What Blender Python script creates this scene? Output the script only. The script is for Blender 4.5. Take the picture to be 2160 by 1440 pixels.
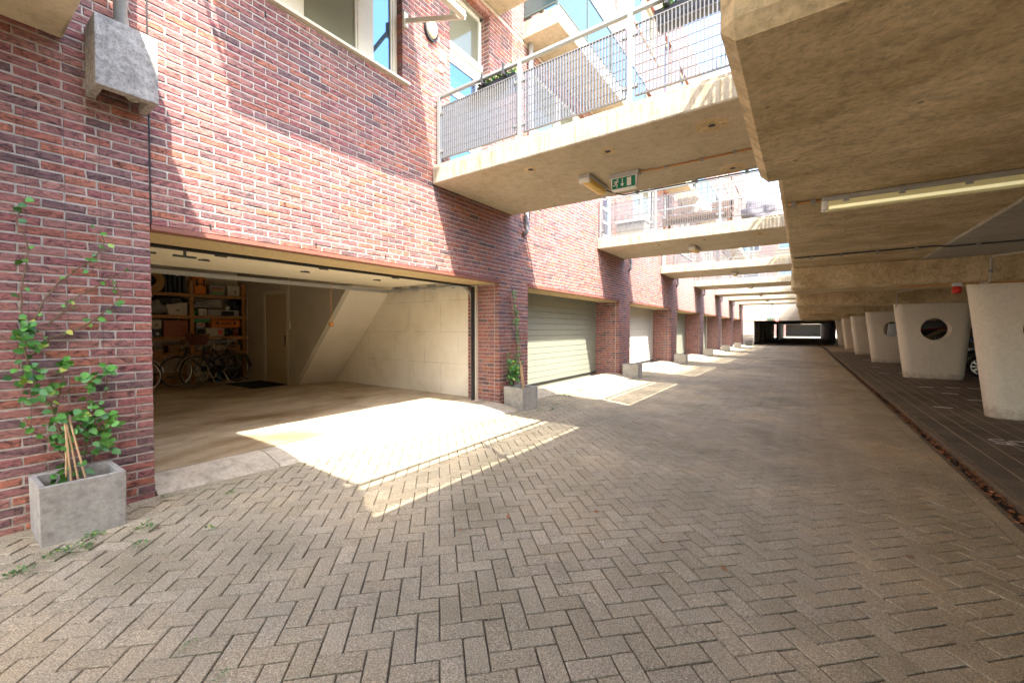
import bpy, bmesh, math, random
from mathutils import Vector, Matrix
random.seed(7)
rnd = random.random
def U(a, b): return a + (b - a) * random.random()
for o in list(bpy.data.objects): bpy.data.objects.remove(o)
SC = bpy.context.scene
COL = SC.collection
# ------------------------------------------------------------------ camera
CAM_H, FPX, YAW, PITCH, PPX, PPY = 1.38, 875.0, math.radians(35.0), math.radians(1.3), 1080.0, 714.0
cd = bpy.data.cameras.new('camera'); cam = bpy.data.objects.new('camera', cd); COL.objects.link(cam)
cam.location = (0, 0, CAM_H); cam.rotation_euler = (math.pi / 2 - PITCH, 0, YAW)
cd.sensor_width = 36; cd.lens = FPX / 2160 * 36; cd.shift_y = -(720 - PPY) / 2160
cd.clip_start = 0.05; cd.clip_end = 600
SC.camera = cam
# ------------------------------------------------------------------ sky, sun, exposure
SUND = Vector((-0.67, 0.36, -1.0)).normalized()
w = bpy.data.worlds.new('World'); SC.world = w; w.use_nodes = True
wn = w.node_tree.nodes; sky = wn.new('ShaderNodeTexSky'); sky.sky_type = 'NISHITA'; sky.sun_disc = False; sky.dust_density = 1.9; sky.ozone_density = .8
sky.sun_elevation = math.asin(-SUND.z); sky.sun_rotation = math.atan2(-SUND.x, -SUND.y)
bg = wn['Background']; bg.inputs['Strength'].default_value = 0.15
w.node_tree.links.new(sky.outputs['Color'], bg.inputs['Color'])
sd = bpy.data.lights.new('sun', 'SUN'); sd.energy = 2.25; sd.angle = math.radians(0.5); sd.color = (1, 0.93, 0.82)
sun = bpy.data.objects.new('sun', sd); COL.objects.link(sun)
sun.rotation_euler = SUND.to_track_quat('-Z', 'Y').to_euler(); sun.location = (8, -4, 14)
SC.view_settings.view_transform = 'Standard'; SC.view_settings.look = 'None'
SC.view_settings.gamma = 1; SC.view_settings.use_curve_mapping = False
SC.view_settings.exposure = 3.12
SC.cycles.max_bounces = 10; SC.cycles.diffuse_bounces = 7

# ------------------------------------------------------------------ helpers
def tag(o, label=None, cat=None, group=None, kind=None):
    for k, v in (('label', label), ('category', cat), ('group', group), ('kind', kind)):
        if v: o[k] = v
    return o
def empty(name, loc=(0, 0, 0), rz=0, **t):
    o = bpy.data.objects.new(name, None); COL.objects.link(o); o.location = loc; o.rotation_euler = (0, 0, rz)
    o.empty_display_size = 0.1
    return tag(o, **t)
def wloc(p):
    l = Vector((0, 0, 0))
    while p is not None: l += p.location; p = p.parent
    return l
def link(name, me, parent=None, loc=(0, 0, 0), rot=None, **t):
    o = bpy.data.objects.new(name, me); COL.objects.link(o)
    o.parent = parent; o.location = loc
    if rot is not None: o.rotation_euler = rot
    return tag(o, **t)
def copy_tree(o, parent=None):
    c = o.copy(); COL.objects.link(c); c.parent = parent
    for ch in [x for x in o.children]: copy_tree(ch, c)
    return c
class MB:
    def __init__(s): s.v = []; s.f = []; s.t = None
    def add(s, vs, fs):
        n = len(s.v); s.v += [tuple(v) for v in vs]; s.f += [tuple(i + n for i in f) for f in fs]; return s
    def box(s, x0, x1, y0, y1, z0, z1):
        return s.add([(x0, y0, z0), (x1, y0, z0), (x1, y1, z0), (x0, y1, z0), (x0, y0, z1), (x1, y0, z1), (x1, y1, z1), (x0, y1, z1)],
                     [(0, 3, 2, 1), (4, 5, 6, 7), (0, 1, 5, 4), (1, 2, 6, 5), (2, 3, 7, 6), (3, 0, 4, 7)])
    def obox(s, c, ax, ay, az):                      # centre and three half-axis vectors
        c, ax, ay, az = map(Vector, (c, ax, ay, az)); vs = []
        for k in (-1, 1):
            for i, j in ((-1, -1), (1, -1), (1, 1), (-1, 1)): vs.append(c + ax * i + ay * j + az * k)
        return s.add(vs, [(0, 3, 2, 1), (4, 5, 6, 7), (0, 1, 5, 4), (1, 2, 6, 5), (2, 3, 7, 6), (3, 0, 4, 7)])
    def tube(s, pts, r, n=8, cap=True):
        pts = [Vector(p) for p in pts]; rs = r if isinstance(r, (list, tuple)) else [r] * len(pts)
        base = len(s.v); up = None
        for i, p in enumerate(pts):
            d = (pts[min(i + 1, len(pts) - 1)] - pts[max(i - 1, 0)]).normalized()
            if up is None: up = Vector((0, 0, 1)) if abs(d.z) < .9 else Vector((1, 0, 0))
            a = d.cross(up); a = a.normalized() if a.length > 1e-5 else Vector((1, 0, 0)); b = d.cross(a).normalized(); up = a.cross(d)
            for k in range(n):
                t = 2 * math.pi * k / n; s.v.append(tuple(p + (a * math.cos(t) + b * math.sin(t)) * rs[i]))
        for i in range(len(pts) - 1):
            for k in range(n):
                q = base + i * n; s.f.append((q + k, q + n + k, q + n + (k + 1) % n, q + (k + 1) % n))
        if cap:
            s.f.append(tuple(base + k for k in range(n))); e = base + (len(pts) - 1) * n; s.f.append(tuple(e + k for k in reversed(range(n))))
        return s
    def lathe(s, prof, n=24, c=(0, 0, 0), axis='z', cap=True):
        base = len(s.v); c = Vector(c)
        for r, h in prof:
            for k in range(n):
                t = 2 * math.pi * k / n; a, b = r * math.cos(t), r * math.sin(t)
                s.v.append(tuple(c + Vector({'z': (a, b, h), 'x': (h, a, b), 'y': (b, h, a)}[axis])))
        m = len(prof)
        for i in range(m - 1):
            for k in range(n):
                q = base + i * n; s.f.append((q + k, q + (k + 1) % n, q + n + (k + 1) % n, q + n + k))
        if cap:
            s.f.append(tuple(base + k for k in reversed(range(n)))); e = base + (m - 1) * n; s.f.append(tuple(e + k for k in range(n)))
        return s
    def prism(s, poly, ax, h0, h1):                  # polygon in the plane normal to ax ('x': (y,z), 'y': (x,z), 'z': (x,y))
        n = len(poly); base = len(s.v)
        def P(a, b, h): return {'x': (h, a, b), 'y': (a, h, b), 'z': (a, b, h)}[ax]
        for h in (h0, h1):
            for a, b in poly: s.v.append(P(a, b, h))
        s.f.append(tuple(base + k for k in reversed(range(n)))); s.f.append(tuple(base + n + k for k in range(n)))
        for k in range(n): s.f.append((base + k, base + (k + 1) % n, base + n + (k + 1) % n, base + n + k))
        return s
    def mesh(s, name, mat=None, smooth=False):
        me = bpy.data.meshes.new(name); me.from_pydata(s.v, [], s.f)
        bm = bmesh.new(); bm.from_mesh(me); bmesh.ops.recalc_face_normals(bm, faces=bm.faces) if len(s.f) < 20000 else None
        bm.to_mesh(me); bm.free()
        if mat: me.materials.append(mat)
        if s.t is not None:
            a = me.attributes.new('tint', 'FLOAT', 'FACE'); a.data.foreach_set('value', s.t)
        if smooth: me.shade_smooth()
        return me
    def build(s, name, mat, parent=None, smooth=False, bevel=0, local=False, seg=2, **t):
        if parent is not None and not local:
            o = wloc(parent)
            if o.length > 0: s.v = [(a - o.x, b - o.y, c - o.z) for a, b, c in s.v]
        ob = link(name, s.mesh(name, mat, smooth), parent, **t)
        if bevel:
            m = ob.modifiers.new('bevel', 'BEVEL'); m.width = bevel; m.segments = seg; m.limit_method = 'ANGLE'
        return ob
def project(p):
    d = Vector(p) - Vector((0, 0, CAM_H)); sy, cy, sp, cp = math.sin(YAW), math.cos(YAW), math.sin(PITCH), math.cos(PITCH)
    F = Vector((-sy * cp, cy * cp, -sp)); R = Vector((cy, sy, 0)); Up = Vector((-sy * sp, cy * sp, cp)); z = d.dot(F)
    if z < 0.05: return None
    return (PPX + FPX * d.dot(R) / z, PPY - FPX * d.dot(Up) / z)
def area(quad):
    q = [project(p) for p in quad]
    if any(a is None for a in q): return 0
    q = [(min(max(x, 0), 2160), min(max(y, 0), 1440)) for x, y in q]
    return abs(sum(q[i][0] * q[(i + 1) % len(q)][1] - q[(i + 1) % len(q)][0] * q[i][1] for i in range(len(q)))) / 2

# ------------------------------------------------------------------ materials
class NT:
    def __init__(s, name):
        s.m = bpy.data.materials.new(name); s.m.use_nodes = True; s.t = s.m.node_tree; s.b = s.t.nodes['Principled BSDF']
        s.out = s.t.nodes['Material Output']
    def n(s, typ, **kw):
        nd = s.t.nodes.new('ShaderNode' + typ)
        for k, v in kw.items():
            if k in nd.inputs: nd.inputs[k].default_value = v
            else: setattr(nd, k, v)
        return nd
    def l(s, a, b): s.t.links.new(a, b)
    def coord(s, out='Object', scale=(1, 1, 1), jitter=False):
        tc = s.n('TexCoord'); src = tc.outputs[out]
        if jitter:
            oi = s.n('ObjectInfo'); ad = s.n('VectorMath'); ad.operation = 'ADD'; s.l(src, ad.inputs[0]); s.l(oi.outputs['Location'], ad.inputs[1]); src = ad.outputs[0]
        mp = s.n('Mapping'); mp.inputs['Scale'].default_value = scale; s.l(src, mp.inputs['Vector']); return mp.outputs[0]
    def noise(s, vec, scale, detail=4, rough=.55, dist=0):
        nd = s.n('TexNoise'); nd.inputs['Scale'].default_value = scale; nd.inputs['Detail'].default_value = detail
        nd.inputs['Roughness'].default_value = rough; nd.inputs['Distortion'].default_value = dist; s.l(vec, nd.inputs['Vector']); return nd.outputs['Fac']
    def ramp(s, fac, stops, interp='LINEAR'):
        nd = s.n('ValToRGB'); e = nd.color_ramp.elements; nd.color_ramp.interpolation = interp
        while len(e) > 1: e.remove(e[-1])
        for i, (p, c) in enumerate(stops):
            el = e[0] if i == 0 else e.new(p)
            el.position = p; el.color = (*c, 1) if len(c) == 3 else c
        s.l(fac, nd.inputs[0]); return nd.outputs[0]
    def mix(s, a, b, fac, mode='MIX'):
        nd = s.n('Mix'); nd.data_type = 'RGBA'; nd.blend_type = mode
        for sock, v in ((nd.inputs[0], fac), (nd.inputs[6], a), (nd.inputs[7], b)):
            if hasattr(v, 'links'): s.l(v, sock)
            elif isinstance(v, (int, float)): sock.default_value = v
            else: sock.default_value = (*v, 1)
        return nd.outputs[2]
    def bump(s, h, dist, strength=1.0, prev=None):
        nd = s.n('Bump'); nd.inputs['Strength'].default_value = strength; nd.inputs['Distance'].default_value = dist; s.l(h, nd.inputs['Height'])
        if prev is not None: s.l(prev, nd.inputs['Normal'])
        return nd.outputs[0]
    def done(s, col=None, rough=.8, nrm=None, **kw):
        if col is not None:
            if hasattr(col, 'links'): s.l(col, s.b.inputs['Base Color'])
            else: s.b.inputs['Base Color'].default_value = (*col, 1)
        if hasattr(rough, 'links'): s.l(rough, s.b.inputs['Roughness'])
        else: s.b.inputs['Roughness'].default_value = rough
        if nrm is not None: s.l(nrm, s.b.inputs['Normal'])
        for k, v in kw.items(): s.b.inputs[k.replace('_', ' ')].default_value = v
        return s.m
def grey3(v): return (v, v, v)
def plain(name, c, rough=.6, var=.12, scale=14, bump=0, jitter=False, **kw):
    t = NT(name); v = t.coord(jitter=jitter); f = t.noise(v, scale, 5)
    lo = tuple(x * (1 - var) for x in c); hi = tuple(min(1, x * (1 + var)) for x in c)
    col = t.ramp(f, [(.25, lo), (.75, hi)])
    n = t.bump(t.noise(v, scale * 6, 3), bump) if bump else None
    return t.done(col, rough, n, **kw)
def concrete(name, base, stain, scale=1.2, amount=.6, rough=.85, bump=.004, speck=.25, streak=(1, 1, 1), pits=False):
    t = NT(name); v = t.coord(); vs = t.coord(scale=streak)
    big = t.noise(vs, scale, 8, .62, .6); fine = t.noise(v, 38, 4, .7); mid = t.noise(vs, scale * 5, 6, .65, .3)
    f1 = t.ramp(big, [(.36, grey3(0)), (.66, grey3(amount))])
    c = t.mix(base, stain, f1)
    c = t.mix(c, t.ramp(mid, [(.3, grey3(.62)), (.5, grey3(1)), (.7, grey3(1.12))]), .8, 'MULTIPLY')
    c = t.mix(c, t.ramp(fine, [(.3, grey3(1 - speck)), (.55, grey3(1)), (.8, grey3(1 + speck * .5))]), 1, 'MULTIPLY')
    h = t.mix(fine, mid, .6)
    n = t.bump(h, bump)
    if pits:
        vo = t.n('TexVoronoi'); vo.inputs['Scale'].default_value = 5; t.l(v, vo.inputs['Vector'])
        pm = t.ramp(vo.outputs['Distance'], [(.035, grey3(.25)), (.06, grey3(1))])
        c = t.mix(c, pm, .8, 'MULTIPLY')
    return t.done(c, rough, n)
def streak_slab(name, base, stain):
    t = NT(name); v = t.coord(); big = t.noise(v, 1.6, 7, .6, .2); fine = t.noise(v, 45, 4, .75); mid = t.noise(v, 9, 6, .7)
    c = t.mix(base, stain, t.ramp(big, [(.4, grey3(0)), (.7, grey3(.55))]))
    c = t.mix(c, t.ramp(mid, [(.32, grey3(.74)), (.52, grey3(1)), (.7, grey3(1.08))]), .8, 'MULTIPLY'); c = t.mix(c, t.ramp(fine, [(.3, grey3(.82)), (.55, grey3(1)), (.8, grey3(1.1))]), 1, 'MULTIPLY')
    g = t.n('NewGeometry'); sp = t.n('SeparateXYZ'); t.l(g.outputs['Normal'], sp.inputs[0]); ab = t.n('Math'); ab.operation = 'ABSOLUTE'; t.l(sp.outputs['Z'], ab.inputs[0])
    st = t.noise(t.coord(scale=(9, 9, .7)), 2.4, 6, .7); f = t.n('Math'); f.operation = 'MULTIPLY'; iv = t.n('Math'); iv.operation = 'SUBTRACT'; iv.inputs[0].default_value = 1; t.l(ab.outputs[0], iv.inputs[1])
    t.l(t.ramp(st, [(.48, grey3(0)), (.66, grey3(.75))]), f.inputs[0]); t.l(iv.outputs[0], f.inputs[1]); c = t.mix(c, (.22, .16, .075), f.outputs[0])
    return t.done(c, .88, t.bump(fine, .003, 1, t.bump(mid, .006, .6)))
def brick_mat(name, single):
    t = NT(name); v = t.coord(jitter=single)
    if single: r = t.n('ObjectInfo').outputs['Random']
    else: a = t.n('Attribute'); a.attribute_name = 'tint'; r = a.outputs['Fac']
    c = t.ramp(r, [(0, (.14, .085, .082)), (.12, (.215, .115, .110)), (.28, (.30, .125, .108)), (.44, (.34, .170, .138)), (.58, (.27, .105, .10)), (.74, (.33, .125, .085)), (.86, (.37, .145, .088)), (1, (.23, .13, .125))])
    vs = t.coord(scale=(1, .62, 1.3), jitter=single)
    sm = t.noise(vs, 16, 7, .75, 1.8); c = t.mix(c, t.ramp(sm, [(.36, (.20, .16, .20)), (.47, (.82, .80, .82)), (.62, (1.35, 1.26, 1.20))]), 1.0, 'MULTIPLY')
    wear = t.noise(v, 2.2, 5, .6); c = t.mix(c, (.42, .33, .29), t.ramp(wear, [(.58, grey3(0)), (.8, grey3(.22))]))
    cr = t.n('TexWave'); cr.inputs['Scale'].default_value = 7; cr.inputs['Distortion'].default_value = 14; cr.inputs['Detail'].default_value = 4; cr.inputs['Detail Scale'].default_value = 2.2
    cr.bands_direction = 'Z'; t.l(vs, cr.inputs['Vector'])
    crease = t.ramp(cr.outputs['Fac'], [(.02, grey3(0)), (.13, grey3(1))])
    c = t.mix(c, t.mix((.62, .56, .58), (1, 1, 1), crease), .55, 'MULTIPLY')
    n = t.bump(crease, .005, .7, t.bump(t.noise(v, 60, 5, .7), .004, .8))
    return t.done(c, .88, n)
def brick_far(name):
    t = NT(name); tc = t.n('TexCoord'); sp = t.n('SeparateXYZ'); t.l(tc.outputs['Object'], sp.inputs[0])
    ad = t.n('Math'); ad.operation = 'ADD'; t.l(sp.outputs['X'], ad.inputs[0]); t.l(sp.outputs['Y'], ad.inputs[1])
    cb = t.n('CombineXYZ'); t.l(ad.outputs[0], cb.inputs['X']); t.l(sp.outputs['Z'], cb.inputs['Y'])
    b = t.n('TexBrick'); b.offset = .5; t.l(cb.outputs[0], b.inputs['Vector']); b.inputs['Scale'].default_value = 1
    b.inputs['Brick Width'].default_value = .2; b.inputs['Row Height'].default_value = .0645; b.inputs['Mortar Size'].default_value = .0065; b.inputs['Bias'].default_value = -.1
    b.inputs['Color1'].default_value = (.30, .125, .10, 1); b.inputs['Color2'].default_value = (.16, .075, .07, 1); b.inputs['Mortar'].default_value = (.44, .39, .34, 1)
    nz = t.noise(cb.outputs[0], 6, 5); c = t.mix(b.outputs['Color'], t.ramp(nz, [(.3, grey3(.7)), (.7, grey3(1.15))]), .8, 'MULTIPLY')
    iv = t.n('Math'); iv.operation = 'SUBTRACT'; iv.inputs[0].default_value = 1; t.l(b.outputs['Fac'], iv.inputs[1])
    return t.done(c, .88, t.bump(iv.outputs[0], .008, .8))
def paver_mat(name, single, cols, moss=.3):
    t = NT(name); v = t.coord(jitter=single)
    if single: r = t.n('ObjectInfo').outputs['Random']
    else: a = t.n('Attribute'); a.attribute_name = 'tint'; r = a.outputs['Fac']
    tc = t.n('TexCoord'); oi = t.n('ObjectInfo')
    c = t.ramp(r, [(i / (len(cols) - 1), q) for i, q in enumerate(cols)])
    geo = t.n('NewGeometry'); big = t.noise(geo.outputs['Position'], .9, 5, .6)
    lg = t.noise(geo.outputs['Position'], .28, 6, .7, 1.0); c = t.mix(c, t.ramp(lg, [(.36, (.66, .66, .64)), (.5, (1, 1, 1))]), .55, 'MULTIPLY')
    c = t.mix(c, t.ramp(big, [(.32, (.74, .75, .70)), (.5, (1, 1, 1)), (.68, (1.25, 1.18, 1.08))]), .9, 'MULTIPLY')
    gr = t.noise(v, 150, 4, .85); c = t.mix(c, t.ramp(gr, [(.36, grey3(.38)), (.5, grey3(1)), (.62, grey3(1.9))]), .9, 'MULTIPLY')
    g2 = t.noise(v, 60, 4, .7); c = t.mix(c, t.ramp(g2, [(.3, grey3(.72)), (.7, grey3(1.2))]), .8, 'MULTIPLY')
    ms = t.noise(geo.outputs['Position'], 2.6, 6, .65); c = t.mix(c, (.11, .12, .05), t.ramp(ms, [(.56, grey3(0)), (.78, grey3(moss))]))
    return t.done(c, .9, t.bump(gr, .0022, .9, t.bump(g2, .004, .6)))
MAT = {}
MAT['brick'] = brick_mat('brick_single', True); MAT['bricks'] = brick_mat('brick_many', False); MAT['brickfar'] = brick_far('brick_far')
MAT['mortar'] = plain('mortar', (.45, .405, .345), .95, .22, 30, .004)
PC = [(.315, .265, .180), (.335, .284, .194), (.355, .300, .206), (.33, .283, .20), (.385, .328, .23)]
MAT['paver'] = paver_mat('paver_single', True, PC); MAT['pavers'] = paver_mat('paver_many', False, PC)
DC = [(.135, .115, .090), (.165, .140, .108), (.19, .158, .122), (.15, .128, .10)]
MAT['dpaver'] = paver_mat('dark_paver_single', True, DC, .1); MAT['dpavers'] = paver_mat('dark_paver_many', False, DC, .1)
MAT['sand'] = plain('joint_sand', (.20, .168, .12), .95, .4, 25, .01)
MAT['sandlight'] = plain('pale_joint_sand', (.46, .39, .28), .95, .25, 30, .006)
MAT['slab'] = streak_slab('walkway_concrete', (.54, .465, .33), (.40, .32, .19))
MAT['deck'] = concrete('deck_concrete', (.72, .57, .345), (.44, .32, .155), 1.7, .9, bump=.012, speck=.35, streak=(1.0, 1.5, 1), pits=True)
MAT['deckgrey'] = concrete('pale_ceiling_board', (.48, .44, .37), (.34, .30, .24), 1.6, .6, bump=.006, streak=(.6, 2.2, 1))
MAT['apron'] = concrete('apron_concrete', (.47, .415, .325), (.33, .27, .18), 1.6, .55, bump=.002)
MAT['gfloor'] = concrete('garage_floor_concrete', (.64, .56, .43), (.24, .165, .08), .9, .95, rough=.55, bump=.002, streak=(1, .55, 1))
MAT['planter'] = concrete('planter_concrete', (.40, .37, .315), (.25, .23, .19), 3.2, .7, bump=.002)
def colmat():
    t = NT('column_white_paint'); v = t.coord(); a = t.noise(v, 1.1, 6, .6, .4); b = t.noise(v, 26, 4, .7); k = t.noise(t.coord(scale=(3, 3, .5)), 2.2, 5, .65)
    c = t.mix((.86, .80, .67), (.70, .62, .48), t.ramp(a, [(.45, grey3(0)), (.75, grey3(.45))])); c = t.mix(c, (.55, .46, .33), t.ramp(k, [(.62, grey3(0)), (.80, grey3(.35))]))
    c = t.mix(c, t.ramp(b, [(.3, grey3(.9)), (.6, grey3(1.04))]), 1, 'MULTIPLY')
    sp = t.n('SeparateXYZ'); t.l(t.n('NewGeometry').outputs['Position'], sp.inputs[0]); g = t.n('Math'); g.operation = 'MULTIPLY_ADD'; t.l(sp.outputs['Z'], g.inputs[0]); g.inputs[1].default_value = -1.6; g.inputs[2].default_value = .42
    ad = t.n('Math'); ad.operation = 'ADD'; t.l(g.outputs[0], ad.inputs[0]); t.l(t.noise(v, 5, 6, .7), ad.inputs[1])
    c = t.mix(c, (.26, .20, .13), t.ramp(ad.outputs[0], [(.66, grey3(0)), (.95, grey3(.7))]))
    return t.done(c, .6, t.bump(b, .002))
MAT['column'] = colmat()
MAT['white'] = plain('white_wall_paint', (.80, .74, .62), .8, .07, 1.6, .002)
MAT['endwhite'] = plain('end_wall_paint', (.72, .66, .54), .8, .05, 1.2, .002)
def blockwall():
    t = NT('garage_block_wall'); tc = t.n('TexCoord'); sp = t.n('SeparateXYZ'); t.l(tc.outputs['Object'], sp.inputs[0])
    cb = t.n('CombineXYZ'); t.l(sp.outputs['X'], cb.inputs['X']); t.l(sp.outputs['Z'], cb.inputs['Y'])
    b = t.n('TexBrick'); t.l(cb.outputs[0], b.inputs['Vector']); b.inputs['Scale'].default_value = 1; b.inputs['Brick Width'].default_value = .9; b.inputs['Row Height'].default_value = .6; b.inputs['Mortar Size'].default_value = .004
    for k in ('Color1', 'Color2'): b.inputs[k].default_value = (.82, .765, .64, 1)
    b.inputs['Mortar'].default_value = (.42, .37, .28, 1)
    v = t.coord(); nz = t.noise(v, 1.4, 6, .6); c = t.mix(b.outputs['Color'], t.ramp(nz, [(.3, (.78, .74, .66)), (.62, (1, 1, 1))]), .9, 'MULTIPLY')
    rn = t.noise(v, 3.5, 3); c = t.mix(t.mix(b.outputs['Color'], c, 1), c, .5); c = t.mix((.80, .745, .62), c, t.ramp(rn, [(.42, grey3(.25)), (.6, grey3(1))]))
    return t.done(c, .85, t.bump(t.noise(v, 40, 3), .002))
MAT['block'] = blockwall()
MAT['cream'] = plain('cream_frame_paint', (.66, .61, .49), .45, .04)
MAT['whitepaint'] = plain('white_frame_paint', (.70, .69, .65), .4, .04)
MAT['beige'] = plain('beige_door_paint', (.55, .46, .29), .6, .06)
MAT['awning'] = plain('awning_fabric', (.66, .60, .46), .9, .05)
MAT['galv'] = plain('galvanised_steel', (.46, .47, .46), .45, .12, 30, Metallic=.35)
MAT['rail'] = plain('grey_green_rail_paint', (.235, .245, .235), .45, .08)
MAT['bars'] = plain('light_grille_steel', (.17, .165, .16), .5, .1)
MAT['darksteel'] = plain('dark_green_steel', (.07, .095, .085), .45, .1)
MAT['rust'] = plain('red_oxide_lintel', (.22, .085, .055), .65, .2, 20, .002)
MAT['tan'] = plain('lintel_soffit', (.50, .38, .20), .9, .2, 30, .004)
MAT['rubber'] = plain('black_rubber', (.015, .014, .013), .7, .2)
MAT['black'] = plain('black_plastic', (.022, .022, .024), .5, .2)
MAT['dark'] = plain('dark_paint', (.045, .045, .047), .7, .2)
MAT['doorpanel'] = plain('open_door_panel', (.82, .75, .57), .5, .04)
def glass(name, tint, metal=.75, rough=.04):
    t = NT(name); return t.done(tint, rough, None, Metallic=metal)
MAT['pane'] = glass('blue_sky_window_pane', (.16, .27, .42), .9)  # blue of the reflected sky is put into the pane tint
MAT['panegrey'] = glass('grey_green_window_pane', (.22, .225, .165), .3, .08)
MAT['balglass'] = glass('balcony_glass', (.13, .19, .20), .7)
def ribdoor(name, c): return plain(name, c, .5, .04, 6)
MAT['sage'] = ribdoor('sage_door', (.225, .236, .19)); MAT['palegrey'] = ribdoor('pale_grey_door', (.42, .415, .38)); MAT['midgrey'] = ribdoor('grey_door', (.30, .31, .28))
MAT['wood'] = plain('orange_pine', (.42, .20, .06), .6, .25, 9)
MAT['orange'] = plain('orange_plastic', (.75, .22, .02), .35, .05)
MAT['terra'] = plain('terracotta_fabric', (.36, .13, .08), .8, .1)
MAT['card'] = plain('cardboard', (.36, .20, .085), .85, .12)
MAT['wbox'] = plain('white_cardboard', (.62, .57, .47), .8, .06)
MAT['greybox'] = plain('grey_cardboard', (.28, .265, .24), .8, .08)
MAT['clear'] = plain('clear_plastic_tub', (.42, .40, .37), .25, .1)
MAT['straw'] = plain('straw', (.50, .29, .10), .85, .2, 40, .003)
MAT['cushion'] = plain('charcoal_cushion', (.06, .062, .066), .9, .2)
MAT['green'] = plain('green_plastic', (.08, .34, .06), .5, .1); MAT['blue'] = plain('blue_plastic', (.10, .25, .42), .5, .1)
MAT['red'] = plain('red_plastic', (.62, .035, .02), .4, .06)
MAT['yellowlens'] = plain('yellowed_diffuser', (.68, .44, .06), .35, .15)
MAT['signgreen'] = plain('sign_green', (.0, .20, .115), .5, .04); MAT['signwhite'] = plain('sign_white', (.80, .80, .76), .5, .03)
MAT['signred'] = plain('sign_red', (.60, .03, .03), .5, .03)
MAT['copper'] = plain('orange_cable', (.50, .25, .08), .6, .1); MAT['conduit'] = plain('grey_conduit', (.27, .26, .235), .5, .1); MAT['conduitpale'] = plain('pale_conduit', (.55, .51, .42), .5, .06)
MAT['leaf'] = None
def leafmat(name, a, b, tr=.25):
    t = NT(name); r = t.n('ObjectInfo').outputs['Random']; at = t.n('Attribute'); at.attribute_name = 'tint'
    ad = t.n('Math'); ad.operation = 'ADD'; t.l(r, ad.inputs[0]); t.l(at.outputs['Fac'], ad.inputs[1]); fr = t.n('Math'); fr.operation = 'FRACT'; t.l(ad.outputs[0], fr.inputs[0])
    c = t.ramp(fr.outputs[0], [(0, a), (.6, b), (.9, tuple(min(1, x * 1.5) for x in b)), (1, (.45, .42, .06))])
    return t.done(c, .45, None, Subsurface_Weight=0)
MAT['leaf'] = leafmat('vine_leaf', (.035, .12, .02), (.085, .25, .035))
MAT['weed'] = leafmat('weed_leaf', (.04, .11, .025), (.10, .20, .05))
MAT['stem'] = plain('brown_stem', (.16, .10, .055), .8, .2); MAT['cane'] = plain('bamboo_cane', (.50, .31, .15), .6, .15)
MAT['soil'] = plain('soil', (.03, .022, .015), .95, .4, 40, .01)
MAT['deadleaf'] = plain('dead_leaf', (.30, .13, .05), .8, .3, 9, jitter=True)
MAT['tyre'] = plain('tyre_rubber', (.018, .018, .019), .8, .15); MAT['chrome'] = plain('alloy', (.62, .61, .58), .25, .05, Metallic=.8)
MAT['asphalt'] = plain('lane_ground', (.30, .255, .18), .9, .3, 12, .006)
MAT['wicker'] = plain('wicker', (.17, .06, .03), .8, .4, 60, .004)
MAT['teak'] = plain('brown_teak', (.15, .085, .05), .7, .2, 8)
MAT['flower'] = plain('flower_petals', (.72, .30, .32), .7, .4, 40)
MAT['kerb'] = plain('brown_kerb', (.19, .15, .105), .9, .3, 14, .004)
MAT['mat'] = plain('black_doormat', (.012, .012, .012), .95, .3, 60, .004)

# ------------------------------------------------------------------ layout
W = -4.25                   # facade plane
P = 5.66                    # bay pitch
LZ = 2.17                   # underside of the garage lintels
GF = .13                    # garage floor level
YEND = 41.3
NB = 7
ROW, ROW0 = .0645, .02
OPEN = []                   # y0, y1, z0, z1
OPEN.append((1.07, 5.69, -1, 2.213))
for k in range(1, NB): OPEN.append((6.59 + P * (k - 1), 5.69 + P * k, -1, 2.213))
for k in range(NB):
    OPEN.append((1.15 + P * k, 3.62 + P * k, 4.57, 6.35)); OPEN.append((4.50 + P * k, 5.43 + P * k, 3.64, 6.50))
for k in range(NB):
    for z in (7.6, 10.6): OPEN.append((1.15 + P * k, 3.62 + P * k, z, z + 1.6)); OPEN.append((4.40 + P * k, 5.43 + P * k, z - .6, z + 1.6))
NEARY, NEARZ = 17.9, 6.66
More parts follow.
